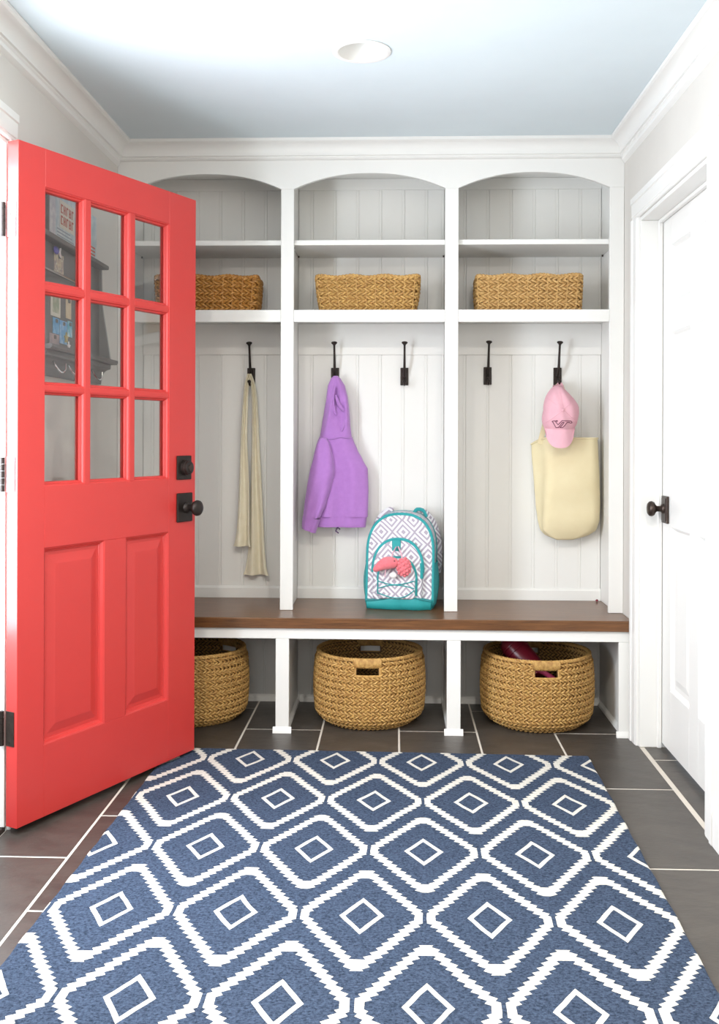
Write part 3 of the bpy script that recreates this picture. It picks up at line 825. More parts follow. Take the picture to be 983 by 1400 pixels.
# ================================================================= HANGING CLOTH
def ringpts(xl, xr, yc, z, dep, n=40, folds=(), pw=2.4, ph=0.0):
    out = []; xc, hw = (xl + xr) / 2, (xr - xl) / 2
    for k in range(n):
        a = 2 * PI * k / n; c, s_ = math.cos(a), math.sin(a)
        x = math.copysign(abs(c) ** (2 / pw), c); y = math.copysign(abs(s_) ** (2 / pw), s_)
        f = sum(A * math.sin(fr * x + p_) for A, fr, p_ in folds) * (1 if s_ < 0 else 0.3)
        out.append(Vector((xc + hw * x, yc + dep * y + f, z)))
    return out
def loft_px(tab, y_of, name, m, thing, rows=40, parent=None, folds=lambda q_: (), cap0=True, cap1=True, pw=2.4):
    """tab rows: (py, xl, xr, depth) in photo pixels; y_of(py) -> Y of the centre line"""
    rings = []
    a, b = tab[0][0], tab[-1][0]
    for i in range(rows + 1):
        py = lerp(a, b, i / rows); xl, xr, dep = interp(tab, py); Y = y_of(py)
        L = at(xl, py, Y); R_ = at(xr, py, Y)
        rings.append(ringpts(L.x, R_.x, Y, (L.z + R_.z) / 2, dep, folds=folds(i / rows), pw=pw))
    return MB().rings(rings, True, cap0, cap1).build(name, m, thing, parent=parent, smooth=True, angle=75)

# --- cream scarf: one long strip over the lower arm of its hook
sx, sy, sz = -0.638, YB - 0.042, 1.399
sc = Thing('scarf', (-0.64, 4.26, 0.56), 'long cream knitted scarf draped over its hook', 'scarf')
def strip(pts, name, nfold, cap_top=False, thick=0.006):
    """pts: (px, py, halfwidth m, Y) centre line -> folded ribbon with thickness"""
    C = chaikin([Vector((*at(p[0], p[1], p[3]),)) for p in pts], 3, False)
    n_ = len(C); rings = []
    for i, c in enumerate(C):
        f = i / (n_ - 1); tt = f * (len(pts) - 1); j = min(int(tt), len(pts) - 2); hw = lerp(pts[j][2], pts[j + 1][2], tt - j)
        ring = []; M_ = 25
        prof = []
        for k in range(M_):
            u = -1 + 2 * k / (M_ - 1)
            am = min(0.016, hw * 0.42)
            prof.append((u * hw, am * math.sin(nfold * PI * u * 0.5 + 0.6 + 0.5 * math.sin(4 * f)) + 0.004 * math.sin(7 * u + 5 * f)))
        for (u, v) in prof: ring.append(c + Vector((u, v - thick / 2, 0)))
        for (u, v) in reversed(prof): ring.append(c + Vector((u, v + thick / 2, 0)))
        rings.append(ring)
    return rings
zt = at(343, 518, 4.27).z
left = strip([(341, 511, 0.009, 4.262), (337.5, 522, 0.009, 4.256), (335.5, 545, 0.011, 4.256), (333, 600, 0.015, 4.258), (334, 660, 0.024, 4.258), (333, 715, 0.029, 4.256), (331, 747, 0.040, 4.254)], 'scarf', 3)
right = strip([(341, 511, 0.009, 4.262), (345.5, 522, 0.008, 4.252), (348, 545, 0.012, 4.266), (349, 600, 0.017, 4.270), (350, 660, 0.026, 4.272), (351, 730, 0.036, 4.274), (350, 786, 0.058, 4.276)], 'scarf', 3.4)
MB().rings(list(reversed(left)) + right[1:]).build('strip', 'cream', sc, smooth=True, angle=80)

# --- lilac hoodie
hd = Thing('hoodie', (-0.26, 4.25, 0.77), 'lilac hooded sweatshirt hanging by its hood from a hook', 'hoodie')
Yh = lambda py: 4.245
hood = [(514, 456, 462, 0.012), (518, 452, 466, 0.022), (528, 448, 472, 0.032), (545, 446, 476, 0.038), (562, 443, 478, 0.040), (580, 440, 479, 0.042), (599, 437, 481, 0.043)]
loft_px(hood, Yh, 'hood', 'purple', hd, 44, folds=lambda f: ((0.013 * math.sin(PI * f) , 4.6, 2.4 - 3.0 * f), (0.006 * math.sin(PI * f), 10.0, 5 * f)))
body = [(597, 437, 481, 0.042), (603, 434, 484, 0.042), (615, 433, 489, 0.043), (628, 434, 496, 0.043), (641, 436, 503, 0.043), (670, 436, 504, 0.043), (690, 435, 503.5, 0.043), (706, 434, 503, 0.044)]
loft_px(body, Yh, 'body', 'purple', hd, 50, folds=lambda f: ((0.013 * f, 4.0, 2.0), (0.006 * (0.2 + f), 8.0, 1.0 + 1.5 * f)))
hem = [(705, 434, 502.5, 0.041), (708, 433.5, 501.5, 0.040), (717, 433, 500.5, 0.040), (720, 433.5, 500, 0.038)]
loft_px(hem, Yh, 'hem_band', 'purple', hd, 10, folds=lambda f: ((0.010, 4.0, 2.0), (0.0055, 9.0, 2.0)))
slv = [(599, 438, 446, 0.018), (606, 433, 451, 0.026), (625, 428.5, 455, 0.031), (646, 423, 457.5, 0.034), (665, 419.5, 453, 0.034), (690, 416, 445.5, 0.032), (708, 414, 438, 0.030)]
loft_px(slv, lambda py: 4.200, 'sleeve', 'purple', hd, 40, folds=lambda f: ((0.006 * f, 6.0, 1.0), (0.003, 3.0, 9 * f)))
# slanted cuff
rings = []
for py, xl, xr in ((706, 414.5, 438, ), (709, 413.5, 436.5), (718, 412.5, 433.5), (724, 412.5, 431.5)):
    L = at(xl, py - 2, 4.200); R_ = at(xr, py + 5, 4.200)
    rp = ringpts(L.x, R_.x, 4.200, 0, 0.027, folds=((0.004, 6, 1),))
    rings.append([Vector((p.x, p.y, lerp(L.z, R_.z, (p.x - L.x) / (R_.x - L.x)))) for p in rp])
MB().rings(rings).build('cuff', 'purple', hd, smooth=True, angle=75)
loft_px([(606, 470, 482, 0.02), (625, 474, 494, 0.026), (650, 480, 501, 0.028), (690, 482, 501, 0.028), (700, 484, 500, 0.024)], lambda py: 4.272, 'sleeve', 'purple', hd, 20)
for pp, r_ in (([(458, 528), (454.5, 545), (456, 560), (460, 568)], 0.006), ([(459, 540), (463, 553), (470, 561), (477, 563)], 0.0065), ([(474, 566), (471, 578), (467, 590)], 0.005), ([(452, 612), (456, 630), (456, 650)], 0.005)):
    C = chaikin([at(x, y, 4.245 - 0.040 * (1 - abs((x - 460) / 24) ** 2.4 * 0.9)) for x, y in pp], 3, False)
    MB().tube(C, [r_ * (0.25 + math.sin(PI * (i + 0.5) / len(C))) for i in range(len(C))], 8).build('fold', 'purple', hd, smooth=True)
# hood seam and drawstring
a, b_ = at(437, 599, 4.2), at(481, 597, 4.2)
MB().tube([Vector((lerp(at(436.5, 599, 4.245).x, at(481.5, 599, 4.245).x, k / 12), 4.245 - 0.0445 * (1 - abs(2 * k / 12 - 1) ** 2.4) ** (1 / 2.4) - 0.001, lerp(at(437, 600, 4.2).z, at(481, 598, 4.2).z, k / 12) + 0.003 * math.sin(k))) for k in range(13)], 0.0028, 6).build('neck_seam', 'purple', hd, smooth=True)
MB().tube([at(460, 716, 4.24), at(461, 722, 4.238), at(459, 726, 4.237), at(463, 729, 4.236)], 0.003, 6).tube([at(461, 720, 4.238), at(465, 724, 4.237)], 0.0025, 6).build('drawstring', 'drawstring', hd, smooth=True)

# --- canvas tote
tb = Thing('tote_bag', (0.73, 4.25, 0.73), 'cream canvas tote bag hanging behind the pink cap', 'bag')
tote = [(598, 720, 746, 817, 817), (620, 720, 748, 818, 818), (650, 723, 748, 819, 820), (690, 727, 745, 820, 821), (712, 731, 742, 819, 820), (726, 735, 742, 812, 818), (734, 742, 749, 800, 808), (739, 756, 760, 784, 788)]
rings = []
for i in range(49):
    py = lerp(598, 739, i / 48); f = i / 48
    d_, a_, b2, c_ = interp(tote, py)
    yA, yB2, yD = 4.196 + 0.004 * math.sin(9 * f), 4.205, 4.298
    kk = max(0.0, f - 0.72) / 0.28; yA += 0.028 * kk * kk; yB2 += 0.028 * kk * kk; yD -= 0.02 * kk * kk
    zb = at(a_, py, 4.2).z
    A_, B_, C_, D_ = at(a_, py, yA), at(b2, py, yB2), at(c_, py, 4.300), at(d_, py, yD)
    mid = lambda p, q_, t: p.lerp(q_, t)
    bow = 0.008 * math.sin(PI * f) + 0.0030 * math.sin(15 * f + 1)
    poly = [D_, mid(D_, A_, 0.55) + Vector((0.014, 0.016, 0)), A_, mid(A_, B_, 0.33) + Vector((0, -bow, 0)), mid(A_, B_, 0.66) + Vector((0, -bow * 1.2, 0)), B_, C_, mid(C_, D_, 0.5)]
    poly = [Vector((p.x, min(p.y, 4.300), zb)) for p in poly]
    pc = chaikin(poly, 3)
    if f < 0.16:   # the mouth dips on the gusset side
        for p in pc:
            u = max(0, min(1, (A_.x - p.x) / max(1e-4, A_.x - D_.x)))
            p.z -= 0.038 * u * (1 - f / 0.16)
    rings.append(pc)
inner = [[Vector((p.x, p.y, p.z)) + (sum(rings[0], Vector()) / len(rings[0]) - p) * Vector((1, 1, 0)).length * 0 for p in rings[0]]]
cen = sum(rings[0], Vector()) / len(rings[0])
def shrink(r, s): return [Vector((p.x + (cen.x - p.x) * s, p.y + (cen.y - p.y) * s, p.z)) for p in r]
deep = [Vector((p.x, p.y, p.z - 0.10)) for p in shrink(rings[0], 0.16)]
MB().rings([deep, shrink(rings[0], 0.05)] + rings, True, True, True).build('bag_body', 'canvas', tb, smooth=True, angle=75)
hem_r = [Vector((p.x + (p.x - cen.x) * 0.008, p.y + (p.y - cen.y) * 0.02, p.z - 0.003)) for p in rings[0]]
MB().tube([Vector((p.x, min(p.y, 4.301), p.z)) for p in hem_r], 0.0035, 6, loop=True).build('mouth_hem', 'canvas', tb, smooth=True)
def ribbon(pts, w_, th_=0.003, nrm=Vector((0, 1, 0))):
    C = chaikin(pts, 2, False); rr = []
    for i, c in enumerate(C):
        tg = (C[min(i + 1, len(C) - 1)] - C[max(i - 1, 0)]).normalized(); sd = tg.cross(nrm).normalized() * (w_ / 2)
        rr.append([c - sd - nrm * th_ / 2, c + sd - nrm * th_ / 2, c + sd + nrm * th_ / 2, c - sd + nrm * th_ / 2])
    return MB().rings(rr)
hkx, hkz = 0.7045, 1.3935
for nm, pts_ in (('handle', [at(738, 607, 4.235), at(745, 580, 4.24), at(753, 550, 4.25), Vector((hkx - 0.010, YB - 0.044, hkz - 0.02)), Vector((hkx, YB - 0.042, hkz + 0.006)), Vector((hkx + 0.012, YB - 0.044, hkz - 0.03)), at(768, 560, 4.262), at(778, 600, 4.27)]),
                 ('handle', [at(757, 603, 4.193), at(760, 575, 4.215), at(761, 550, 4.235), Vector((hkx - 0.004, YB - 0.050, hkz - 0.02)), Vector((hkx + 0.003, YB - 0.048, hkz + 0.008)), Vector((hkx + 0.018, YB - 0.050, hkz - 0.03)), at(775, 560, 4.235), at(780, 601, 4.195)])):
    ribbon(pts_, 0.022).build(nm, 'canvas', tb, smooth=True, angle=60)

# --- pink cap hung by its back strap, bill down
cp = Thing('baseball_cap', (0.72, 4.17, 1.13), 'pink baseball cap with an outlined monogram, hung bill down from the hook', 'cap')
cc = at(766.5, 561, 4.15); CB, CD, CYW = 0.106, 0.092, 4.186
def dome_xy(u, v):      # u, v right/up on the unit disc -> point on the crown
    r2 = min(1.0, u * u + v * v)
    y = CYW - CD * (max(0.0, 1 - r2)) ** 0.42
    hw = 0.067 if u < 0 else 0.067 + 0.016 * math.exp(-((v - 0.15) / 0.45) ** 2)
    hw *= 1 + 0.42 * max(0, -v)
    x_ = u * hw * (1.0 - 0.22 * max(0, v) ** 1.5)
    return Vector((cc.x - 0.010 * max(0, v) + x_, y + 0.003 * math.sin(9 * u + 4 * v), cc.z + v * CB))
rings = []
for i in range(15):
    r = 1 - (1 - (i / 14)) ** 1.6 if i else 0.012
    r = max(0.012, r)
    rings.append([dome_xy(r * math.cos(2 * PI * k / 48), r * math.sin(2 * PI * k / 48)) for k in range(48)])
lip = [p + Vector((0, 0.006, 0)) for p in rings[-1]]
MB().rings(rings + [lip], True, True, False).build('crown', 'pink', cp, smooth=True, angle=80)
# bill
rings = []
for layer, off in ((0, 0.0), (1, 0.004)):
    rows_b = []
    for i in range(9):
        s_ = i / 8; row = []
        for k in range(25):
            u = -1 + 2 * k / 24
            base = dome_xy(u * 0.66, -0.70 - 0.06 * (1 - u * u)); base.x = cc.x - 0.002 + u * 0.061; base.y += 0.004 + 0.010 * u ** 4
            ext = 0.012 + 0.066 * max(0, 1 - abs(u) ** 3.0) ** 0.6
            row.append(Vector((base.x - 0.003 * s_ + u * 0.004 * (1 - s_), lerp(base.y, CYW - 0.072 + 0.030 * u * u, s_ ** 0.7) - 0.003 + off, base.z - s_ * ext)))
        rows_b.append(row)
    rings.append(rows_b)
b = MB()
for rws in rings: b.rings(rws, False)
for edge in (0, 24):
    b.rings([[r[edge] for r in rings[0]], [r[edge] for r in rings[1]]], False)
b.rings([rings[0][8], rings[1][8]], False); b.rings([rings[0][0], rings[1][0]], False)
b.build('bill', 'pink', cp, smooth=True, angle=60)
b = MB()
for ang in (90, 30, 150, -32, -148):
    b.tube([dome_xy(r * math.cos(math.radians(ang)), r * math.sin(math.radians(ang))) + Vector((0, -0.0006, 0)) for r in [0.02 + 0.95 * i / 12 for i in range(13)]], 0.0011, 5)
b.build('seams', 'pink', cp, smooth=True)
MB().ball(dome_xy(0, 0.0) + Vector((0, -0.002, 0)), 0.006, 0.004, 0.006, 12, 6).build('top_button', 'pink', cp, smooth=True)
ribbon([dome_xy(-0.35, 0.93), Vector((hkx - 0.008, YB - 0.060, hkz - 0.006)), Vector((hkx + 0.001, YB - 0.055, hkz + 0.010)), Vector((hkx + 0.010, YB - 0.060, hkz - 0.006)), dome_xy(0.45, 0.90)], 0.014, 0.0025).build('back_strap', 'pink', cp, smooth=True)
# interlocked V T outline embroidered on the front panel
def lg(x, y): return dome_xy(-0.03 + x * 0.50, -0.55 + y * 0.14) + Vector((0, -0.0014, 0))
vt = [[(-1.0, 0.75), (-0.72, 0.95), (-0.35, -0.20), (-0.02, 0.95), (0.95, 0.85), (1.08, 0.40), (0.90, 0.25), (0.78, 0.45), (0.52, 0.45), (0.12, -1.0), (-0.14, -1.0), (0.22, 0.45), (0.02, 0.45), (-0.28, -1.0), (-0.50, -1.0), (-0.86, 0.42), (-1.0, 0.75)],
      [(-0.62, 0.95), (-0.45, 0.95), (-0.50, 0.70), (-0.62, 0.95)]]
b = MB()
for poly in vt:
    pp = []
    for (x1, y1), (x2, y2) in zip(poly, poly[1:]):
        for k in range(5): pp.append(lg(lerp(x1, x2, k / 5), lerp(y1, y2, k / 5)))
    b.tube(pp, 0.0013, 5, loop=True)
b.build('monogram', 'maroon', cp)

# ================================================================= BACKPACK
bp = Thing('backpack', (0.026, 4.135, BT + 0.0008), 'teal trimmed backpack with lavender diamond print sitting on the bench', 'backpack', rotz=math.radians(-7))
def outl(hw, z0, z1, zs, n=40, rc=0.03, pw=2.1):
    """closed outline: rounded bottom corners, straight sides to zs, arch to z1"""
    P_ = []
    for k in range(7):
        a = PI + k / 6 * PI / 2; P_.append((-hw + rc + rc * math.cos(a), z0 + rc + rc * math.sin(a)))
    for k in range(7):
        a = -PI / 2 + k / 6 * PI / 2; P_.append((hw - rc + rc * math.cos(a), z0 + rc + rc * math.sin(a)))
    for k in range(n + 1):
        a = k / n * PI; c, s_ = math.cos(a), math.sin(a)
        P_.append((math.copysign(abs(c) ** (2 / pw), c) * hw, zs + (z1 - zs) * abs(s_) ** (2 / pw)))
    return P_
def lean(p): return Vector((p[0], p[1] + 0.16 * p[2] * (0.6 + 0.4 * min(1, p[2] / 0.4)) - 0.0, p[2]))
def shell(outline, stages, c=(0, 0.17), inset_dir=None):
    """stages: (scale, y)"""
    rings = []
    for sc_, y in stages:
        rings.append([lean((c[0] + (x - c[0]) * sc_, y, c[1] + (z - c[1]) * sc_)) for x, z in outline])
    return rings
main = outl(0.141, 0.0, 0.392, 0.225, pw=2.45)
def grounded(rings):
    for r in rings:
        for p in r: p.z = max(p.z, 0.0)
    return rings
YF = -0.085
MB().rings(grounded(shell(main, [(0.90, YF), (0.955, YF + 0.006), (0.985, YF + 0.018), (1.0, YF + 0.04), (1.0, 0.045), (0.97, 0.07), (0.90, 0.08)]))).build('main_body', 'diamond', bp, world=False, smooth=True, angle=60)
def piping(name, poly, y, r, flat=1.0, closed=False, m='teal', parent=None):
    return MB().tube([lean((x, y, z)) for x, z in poly], r, 8, loop=closed, flat=flat).build(name, m, bp, world=False, smooth=True, parent=parent)
fr = [(0 + x * 0.975, max(0.010, 0.17 + (z - 0.17) * 0.972)) for x, z in main]
piping('zip_trim', fr, YF + 0.010, 0.0068, closed=True)
piping('back_piping', [(x * 1.0, max(0.008, 0.17 + (z - 0.17) * 0.99)) for x, z in main[12:]], 0.045, 0.004)
# front pocket
pk = outl(0.104, 0.035, 0.285, 0.150, rc=0.02, pw=2.3); cpk = (0.0, 0.15)
px_ = 0.006
pkx = [(x - px_, z) for x, z in pk]
po = MB().rings(shell(pkx, [(1.0, YF + 0.012), (0.995, YF - 0.012), (0.97, YF - 0.024), (0.90, YF - 0.030)], c=(-px_, 0.15))).build('front_pocket', 'diamond', bp, world=False, smooth=True, angle=60)
piping('pocket_zip', [(x - px_, z) for x, z in outl(0.103, 0.035, 0.284, 0.150, rc=0.02, pw=2.3)[14:]], YF - 0.017, 0.0080, parent=po)
# wide zip flap end on the right of the pocket
MB().tube([lean((0.097 - px_, YF - 0.018, 0.19)), lean((0.099 - px_, YF - 0.018, 0.16)), lean((0.099 - px_, YF - 0.018, 0.128))], 0.0140, 8, flat=0.6).build('zip_flap', 'teal', bp, world=False, smooth=True, parent=po)
MB().box(-0.030, 0.006, YF - 0.038, YF - 0.026, 0.238, 0.284).xf(Matrix.Identity(4)).build('loop_patch', 'teal', bp, world=False, bevel=0.003, parent=po).location = (0, 0.16 * 0.27 * 0.87, 0)
# small bungee pocket
sp = outl(0.078, 0.045, 0.212, 0.12, rc=0.015, pw=2.3)
sx_ = 0.006
so = MB().rings(shell([(x - sx_, z) for x, z in sp], [(1.0, YF - 0.022), (0.99, YF - 0.038), (0.95, YF - 0.046), (0.86, YF - 0.049)], c=(-sx_, 0.12))).build('small_pocket', 'diamond', bp, world=False, smooth=True, angle=60)
piping('small_pocket_trim', [(x - sx_, z) for x, z in outl(0.078, 0.045, 0.212, 0.12, rc=0.015, pw=2.3)[13:]], YF - 0.034, 0.0068, parent=so)
for xa in (-0.084, 0.072):
    MB().tube([lean((xa, YF - 0.036, 0.125)), lean((xa, YF - 0.036, 0.065))], 0.008, 8, flat=0.5).build('lace_tape', 'teal', bp, world=False, smooth=True, parent=so)
z_ = [0.118, 0.092, 0.062]
for poly in ([(-0.080, z_[0]), (-0.03, 0.104), (0.02, 0.108), (0.068, 0.122)], [(-0.080, z_[1] - 0.002), (-0.03, 0.105), (0.02, 0.103), (0.068, z_[1])], [(-0.080, 0.070), (-0.02, 0.050), (0.03, 0.055), (0.068, 0.085)]):
    MB().tube([lean((x, YF - 0.050 - 0.003 * (1 - (x / 0.08) ** 2), z)) for x, z in chaikin([Vector((x, z, 0)) for x, z in poly], 2, False) for x, z in [(x, z)]] if False else
              [lean((v.x, YF - 0.052, v.y)) for v in chaikin([Vector((x, z, 0)) for x, z in poly], 2, False)], 0.0022, 6).build('bungee_cord', 'teal', bp, world=False, smooth=True, parent=so)
# teal base
bs = []
for sc_, y, zt_ in ((0.93, YF - 0.034, 0.046), (0.955, YF - 0.040, 0.048), (0.955, YF - 0.010, 0.052), (1.0, YF + 0.03, 0.030), (1.0, 0.06, 0.030)):
    row = []
    for k in range(21):
        u = -1 + 2 * k / 20; hw = 0.143 * sc_
        row.append(Vector((hw * u, y + 0.018 * u ** 4 + 0.003 * math.sin(8 * u), zt_ + 0.008 * math.sin(3 * u + 1) - 0.006 * u * u)))
    bs.append(row)
b = MB(); b.rings(bs, False)
lowr = [[Vector((p.x * 0.97, p.y + (0.010 if i < 2 else 0), 0.0002)) for p in r] for i, r in enumerate(bs)]
b.rings([bs[0], [Vector((p.x * 1.0, p.y - 0.004, 0.025)) for p in bs[0]], [Vector((p.x * 0.99, p.y + 0.001, 0.008)) for p in bs[0]], lowr[0]], False)
b.rings([[r[0] for r in bs], [r[0] for r in lowr]], False); b.rings([[r[-1] for r in bs], [r[-1] for r in lowr]], False)
b.build('base_panel', 'teal', bp, world=False, smooth=True, angle=60)
# mesh side pockets, shoulder straps, grab handle
for sg in (-1, 1):
    rings = []
    for i in range(9):
        z = lerp(0.012, 0.182, i / 8); bul = 0.026 * math.sin(PI * (0.12 + 0.7 * i / 8))
        ring = []
        for k in range(13):
            a = k / 12 * PI; ring.append(lean((sg * (0.1395 + bul * math.sin(a) * (0.9 if sg < 0 else 0.7)), lerp(YF + 0.02, 0.07, k / 12) - 0.0, z)))
        rings.append(ring)
    mo = MB().rings(rings, False).build('mesh_pocket', 'mesh_teal', bp, world=False, smooth=True)
    MB().tube([p + Vector((0, 0, 0.001)) for p in rings[-1]], 0.0035, 6).build('pocket_elastic', 'teal', bp, world=False, smooth=True, parent=mo)
    pts_ = [(sg * 0.05, 0.060, 0.385), (sg * 0.075, 0.075, 0.385), (sg * 0.115, 0.088, 0.345), (sg * 0.140, 0.085, 0.27), (sg * 0.146, 0.075, 0.20), (sg * 0.140, 0.066, 0.13)]
    C = chaikin([lean(p) for p in pts_], 2, False)
    MB().tube(C, 0.020, 10, flat=0.42).build('shoulder_strap', 'diamond', bp, world=False, smooth=True)
piping('grab_handle', [(v.x, v.y) for v in chaikin([Vector((0.045, 0.385, 0)), Vector((0.055, 0.402, 0)), Vector((0.085, 0.398, 0)), Vector((0.098, 0.368, 0))], 2, False)], 0.02, 0.008, flat=0.6)
# plush charms hanging from the pocket loop (top-level things)
Mbp = Matrix.Translation(Vector((0.026, 4.135, BT + 0.0008))) @ Matrix.Rotation(math.radians(-7), 4, 'Z')
def bpw(x, y, z): return Mbp @ lean((x, y, z))
c0 = bpw(-0.044, YF - 0.080, 0.190)
fm = Thing('flamingo_charm', tuple(c0), 'coral plush flamingo charm clipped to the front of the backpack', 'charm')
path_ = chaikin([c0 + Vector(p) for p in ((-0.054, -0.004, -0.026), (-0.034, -0.002, -0.012), (-0.008, 0, 0.004), (0.020, 0, 0.008), (0.042, 0.002, 0.002))], 2, False)
n_ = len(path_)
MB().tube(path_, [0.004 + 0.020 * min(1.0, (i / n_ / 0.50)) ** 0.9 * (1.12 if i / n_ < 0.5 else 1.12 - 0.8 * ((i / n_ - 0.5) / 0.5) ** 2) for i in range(n_)], 16).build('body', 'plush', fm, smooth=True)
MB().ball(c0 + Vector((0.033, -0.006, 0.008)), 0.015, 0.013, 0.014).build('head', 'plush', fm, smooth=True)
MB().ball(c0 + Vector((0.031, -0.0185, 0.016)), 0.003, 0.002, 0.003, 8, 6).build('eye', 'black', fm, smooth=True)
MB().tube(chaikin([c0 + Vector((-0.004, 0.0, -0.020)), c0 + Vector((-0.006, -0.004, -0.036)), c0 + Vector((-0.008, -0.004, -0.050))], 2, False), 0.005, 8, flat=0.5).build('leg', 'plush_pale', fm, smooth=True)
MB().ball(c0 + Vector((0.026, -0.006, -0.044)), 0.017, 0.008, 0.012).build('white_tag', 'tagwhite', fm, smooth=True)
lp = bpw(-0.012, YF - 0.040, 0.255)
MB().tube(chaikin([c0 + Vector((0.020, 0, 0.020)), c0 + Vector((0.021, -0.002, 0.042)), lp], 2, False), 0.005, 8, flat=0.5).build('hanging_loop', 'plush_pale', fm, smooth=True)
c1 = bpw(0.026, YF - 0.076, 0.180)
pm = Thing('pom_charm', tuple(c1), 'round pink rosette pompom charm beside the flamingo charm', 'charm')
b = MB().ball(c1, 0.026, 0.020, 0.036)
rn = random.Random(3)
for k in range(46):
    a = k * 2.399963; zz = 1 - 2 * (k + 0.5) / 46; rr_ = math.sqrt(1 - zz * zz)
    b.ball(c1 + Vector((0.026 * rr_ * math.cos(a), 0.020 * rr_ * math.sin(a), 0.036 * zz)), 0.0068, 0.006, 0.0068, 8, 5)
b.build('rosette', 'plush', pm, smooth=True)
MB().tube(chaikin([c1 + Vector((-0.006, 0, 0.034)), c1 + Vector((-0.010, 0.002, 0.054)), lp + Vector((0.01, 0, 0))], 2, False), 0.006, 8, flat=0.5).build('hanging_loop', 'plush_pale', pm, smooth=True)

# ================================================================= things in the round basket on the right, bead on the bench
bc = Vector((0.584, 4.066, 0))
cr = Thing('crimson_bag', tuple(bc + Vector((-0.06, -0.02, 0.02))), 'glossy crimson rolled bag with stitched seams inside the round basket', 'bag')
ax0, ax1 = bc + Vector((-0.115, 0.02, 0.325)), bc + Vector((-0.005, -0.06, 0.200))
dirv = (ax1 - ax0); L_ = dirv.length; qm = Matrix.Translation(ax0) @ dirv.to_track_quat('Z', 'Y').to_matrix().to_4x4()
prof = [(0.004, -0.014), (0.030, -0.010), (0.046, 0.004), (0.052, 0.03), (0.053, L_ * 0.5), (0.052, L_ * 0.85), (0.046, L_), (0.02, L_ + 0.012)]
MB().lathe(prof, 28).xf(qm).build('roll', 'crimson', cr, smooth=True)
b = MB()
for h_ in (0.035, 0.062): b.tube([qm @ Vector((0.0535 * math.cos(2 * PI * k / 32), 0.0535 * math.sin(2 * PI * k / 32), h_)) for k in range(32)], 0.003, 6, loop=True)
b.build('seam_band', 'crimson', cr, smooth=True)
pts_ = [bc + Vector((-0.055 + 0.10 * k / 10, -0.165 - 0.012 * math.sin(PI * k / 10), 0.262 - 0.05 * (k / 10) ** 1.3)) for k in range(11)]
ps = MB().tube(pts_ + [bc + Vector((0.05, -0.12, 0.10)), bc + Vector((0.02, -0.08, 0.02)), bc + Vector((-0.04, -0.07, 0.012))], 0.010, 10, flat=0.55).build('pink_strap', 'magenta', smooth=True)
tag(ps, 'magenta strap showing through the hand hole of the round basket', 'strap')
rbz = at(817.5, 826.5, 4.27)
tag(MB().ball(Vector((0.872, 4.275, BT + 0.006)), 0.006, 0.005, 0.0055, 12, 8).build('small_bead', 'crimson', smooth=True), 'tiny red bead lying at the back corner of the bench', 'bead')

# ================================================================= WALL ORGANISER behind the red door
og = Thing('wall_organizer', (XL, 3.36, 1.36), 'charcoal wall organizer with letter pocket and hooks, seen through the red door', 'organizer')
W0, W1 = 3.02, 3.70
x0_ = XL + 0.0005
box('back_board', x0_, x0_ + 0.016, W0, W1, 1.4545, 1.7995, 'charcoal', og)
box('top_ledge', x0_, x0_ + 0.050, W0 - 0.012, W1 + 0.012, 1.80, 1.816, 'charcoal', og, bevel=0.003)
for ya, yb in ((W0, W0 + 0.014), (W1 - 0.014, W1)):
    MB().prism([(x0_, 1.80), (x0_ + 0.022, 1.80), (x0_ + 0.026, 1.66), (x0_ + 0.058, 1.4545), (x0_, 1.4545)], 'y', ya + (0.014 if ya > 3.3 else 0), yb + (0.014 if ya > 3.3 else 0)).build('side_wing', 'greyboard' if ya > 3.3 else 'charcoal', og)
MB().prism([(x0_, 1.438), (x0_ + 0.075, 1.438), (x0_ + 0.080, 1.444), (x0_ + 0.080, 1.454), (x0_, 1.454)], 'y', W0 - 0.014, W1 + 0.03).build('ledge', 'charcoal', og)
pr = [(x0_, 1.4375)] + [(x0_ + 0.058, 1.4375), (x0_ + 0.058, 1.426)] + [(x0_ + 0.056 - 0.034 * math.sin(k / 6 * PI / 2), 1.420 - 0.045 * (1 - math.cos(k / 6 * PI / 2))) for k in range(7)] + [(x0_ + 0.020, 1.362), (x0_, 1.362)]
MB().prism(pr, 'y', W0, W1 + 0.01).build('hook_board', 'charcoal', og)
box('pocket_rail', x0_ + 0.0165, x0_ + 0.030, W0 + 0.015, W1 - 0.001, 1.70, 1.706, 'nickel', og, bevel=0.001)
for yy in (3.16, 3.30, 3.40, 3.56):
    xb_ = x0_ + 0.030
    MB().tube(chaikin([Vector((xb_, yy - 0.012, 1.420)), Vector((xb_ + 0.012, yy - 0.018, 1.396)), Vector((xb_ + 0.026, yy, 1.370)), Vector((xb_ + 0.034, yy + 0.018, 1.378)), Vector((xb_ + 0.034, yy + 0.020, 1.402))], 2, False), 0.003, 8).build('wire_hook', 'nickel', og, smooth=True)
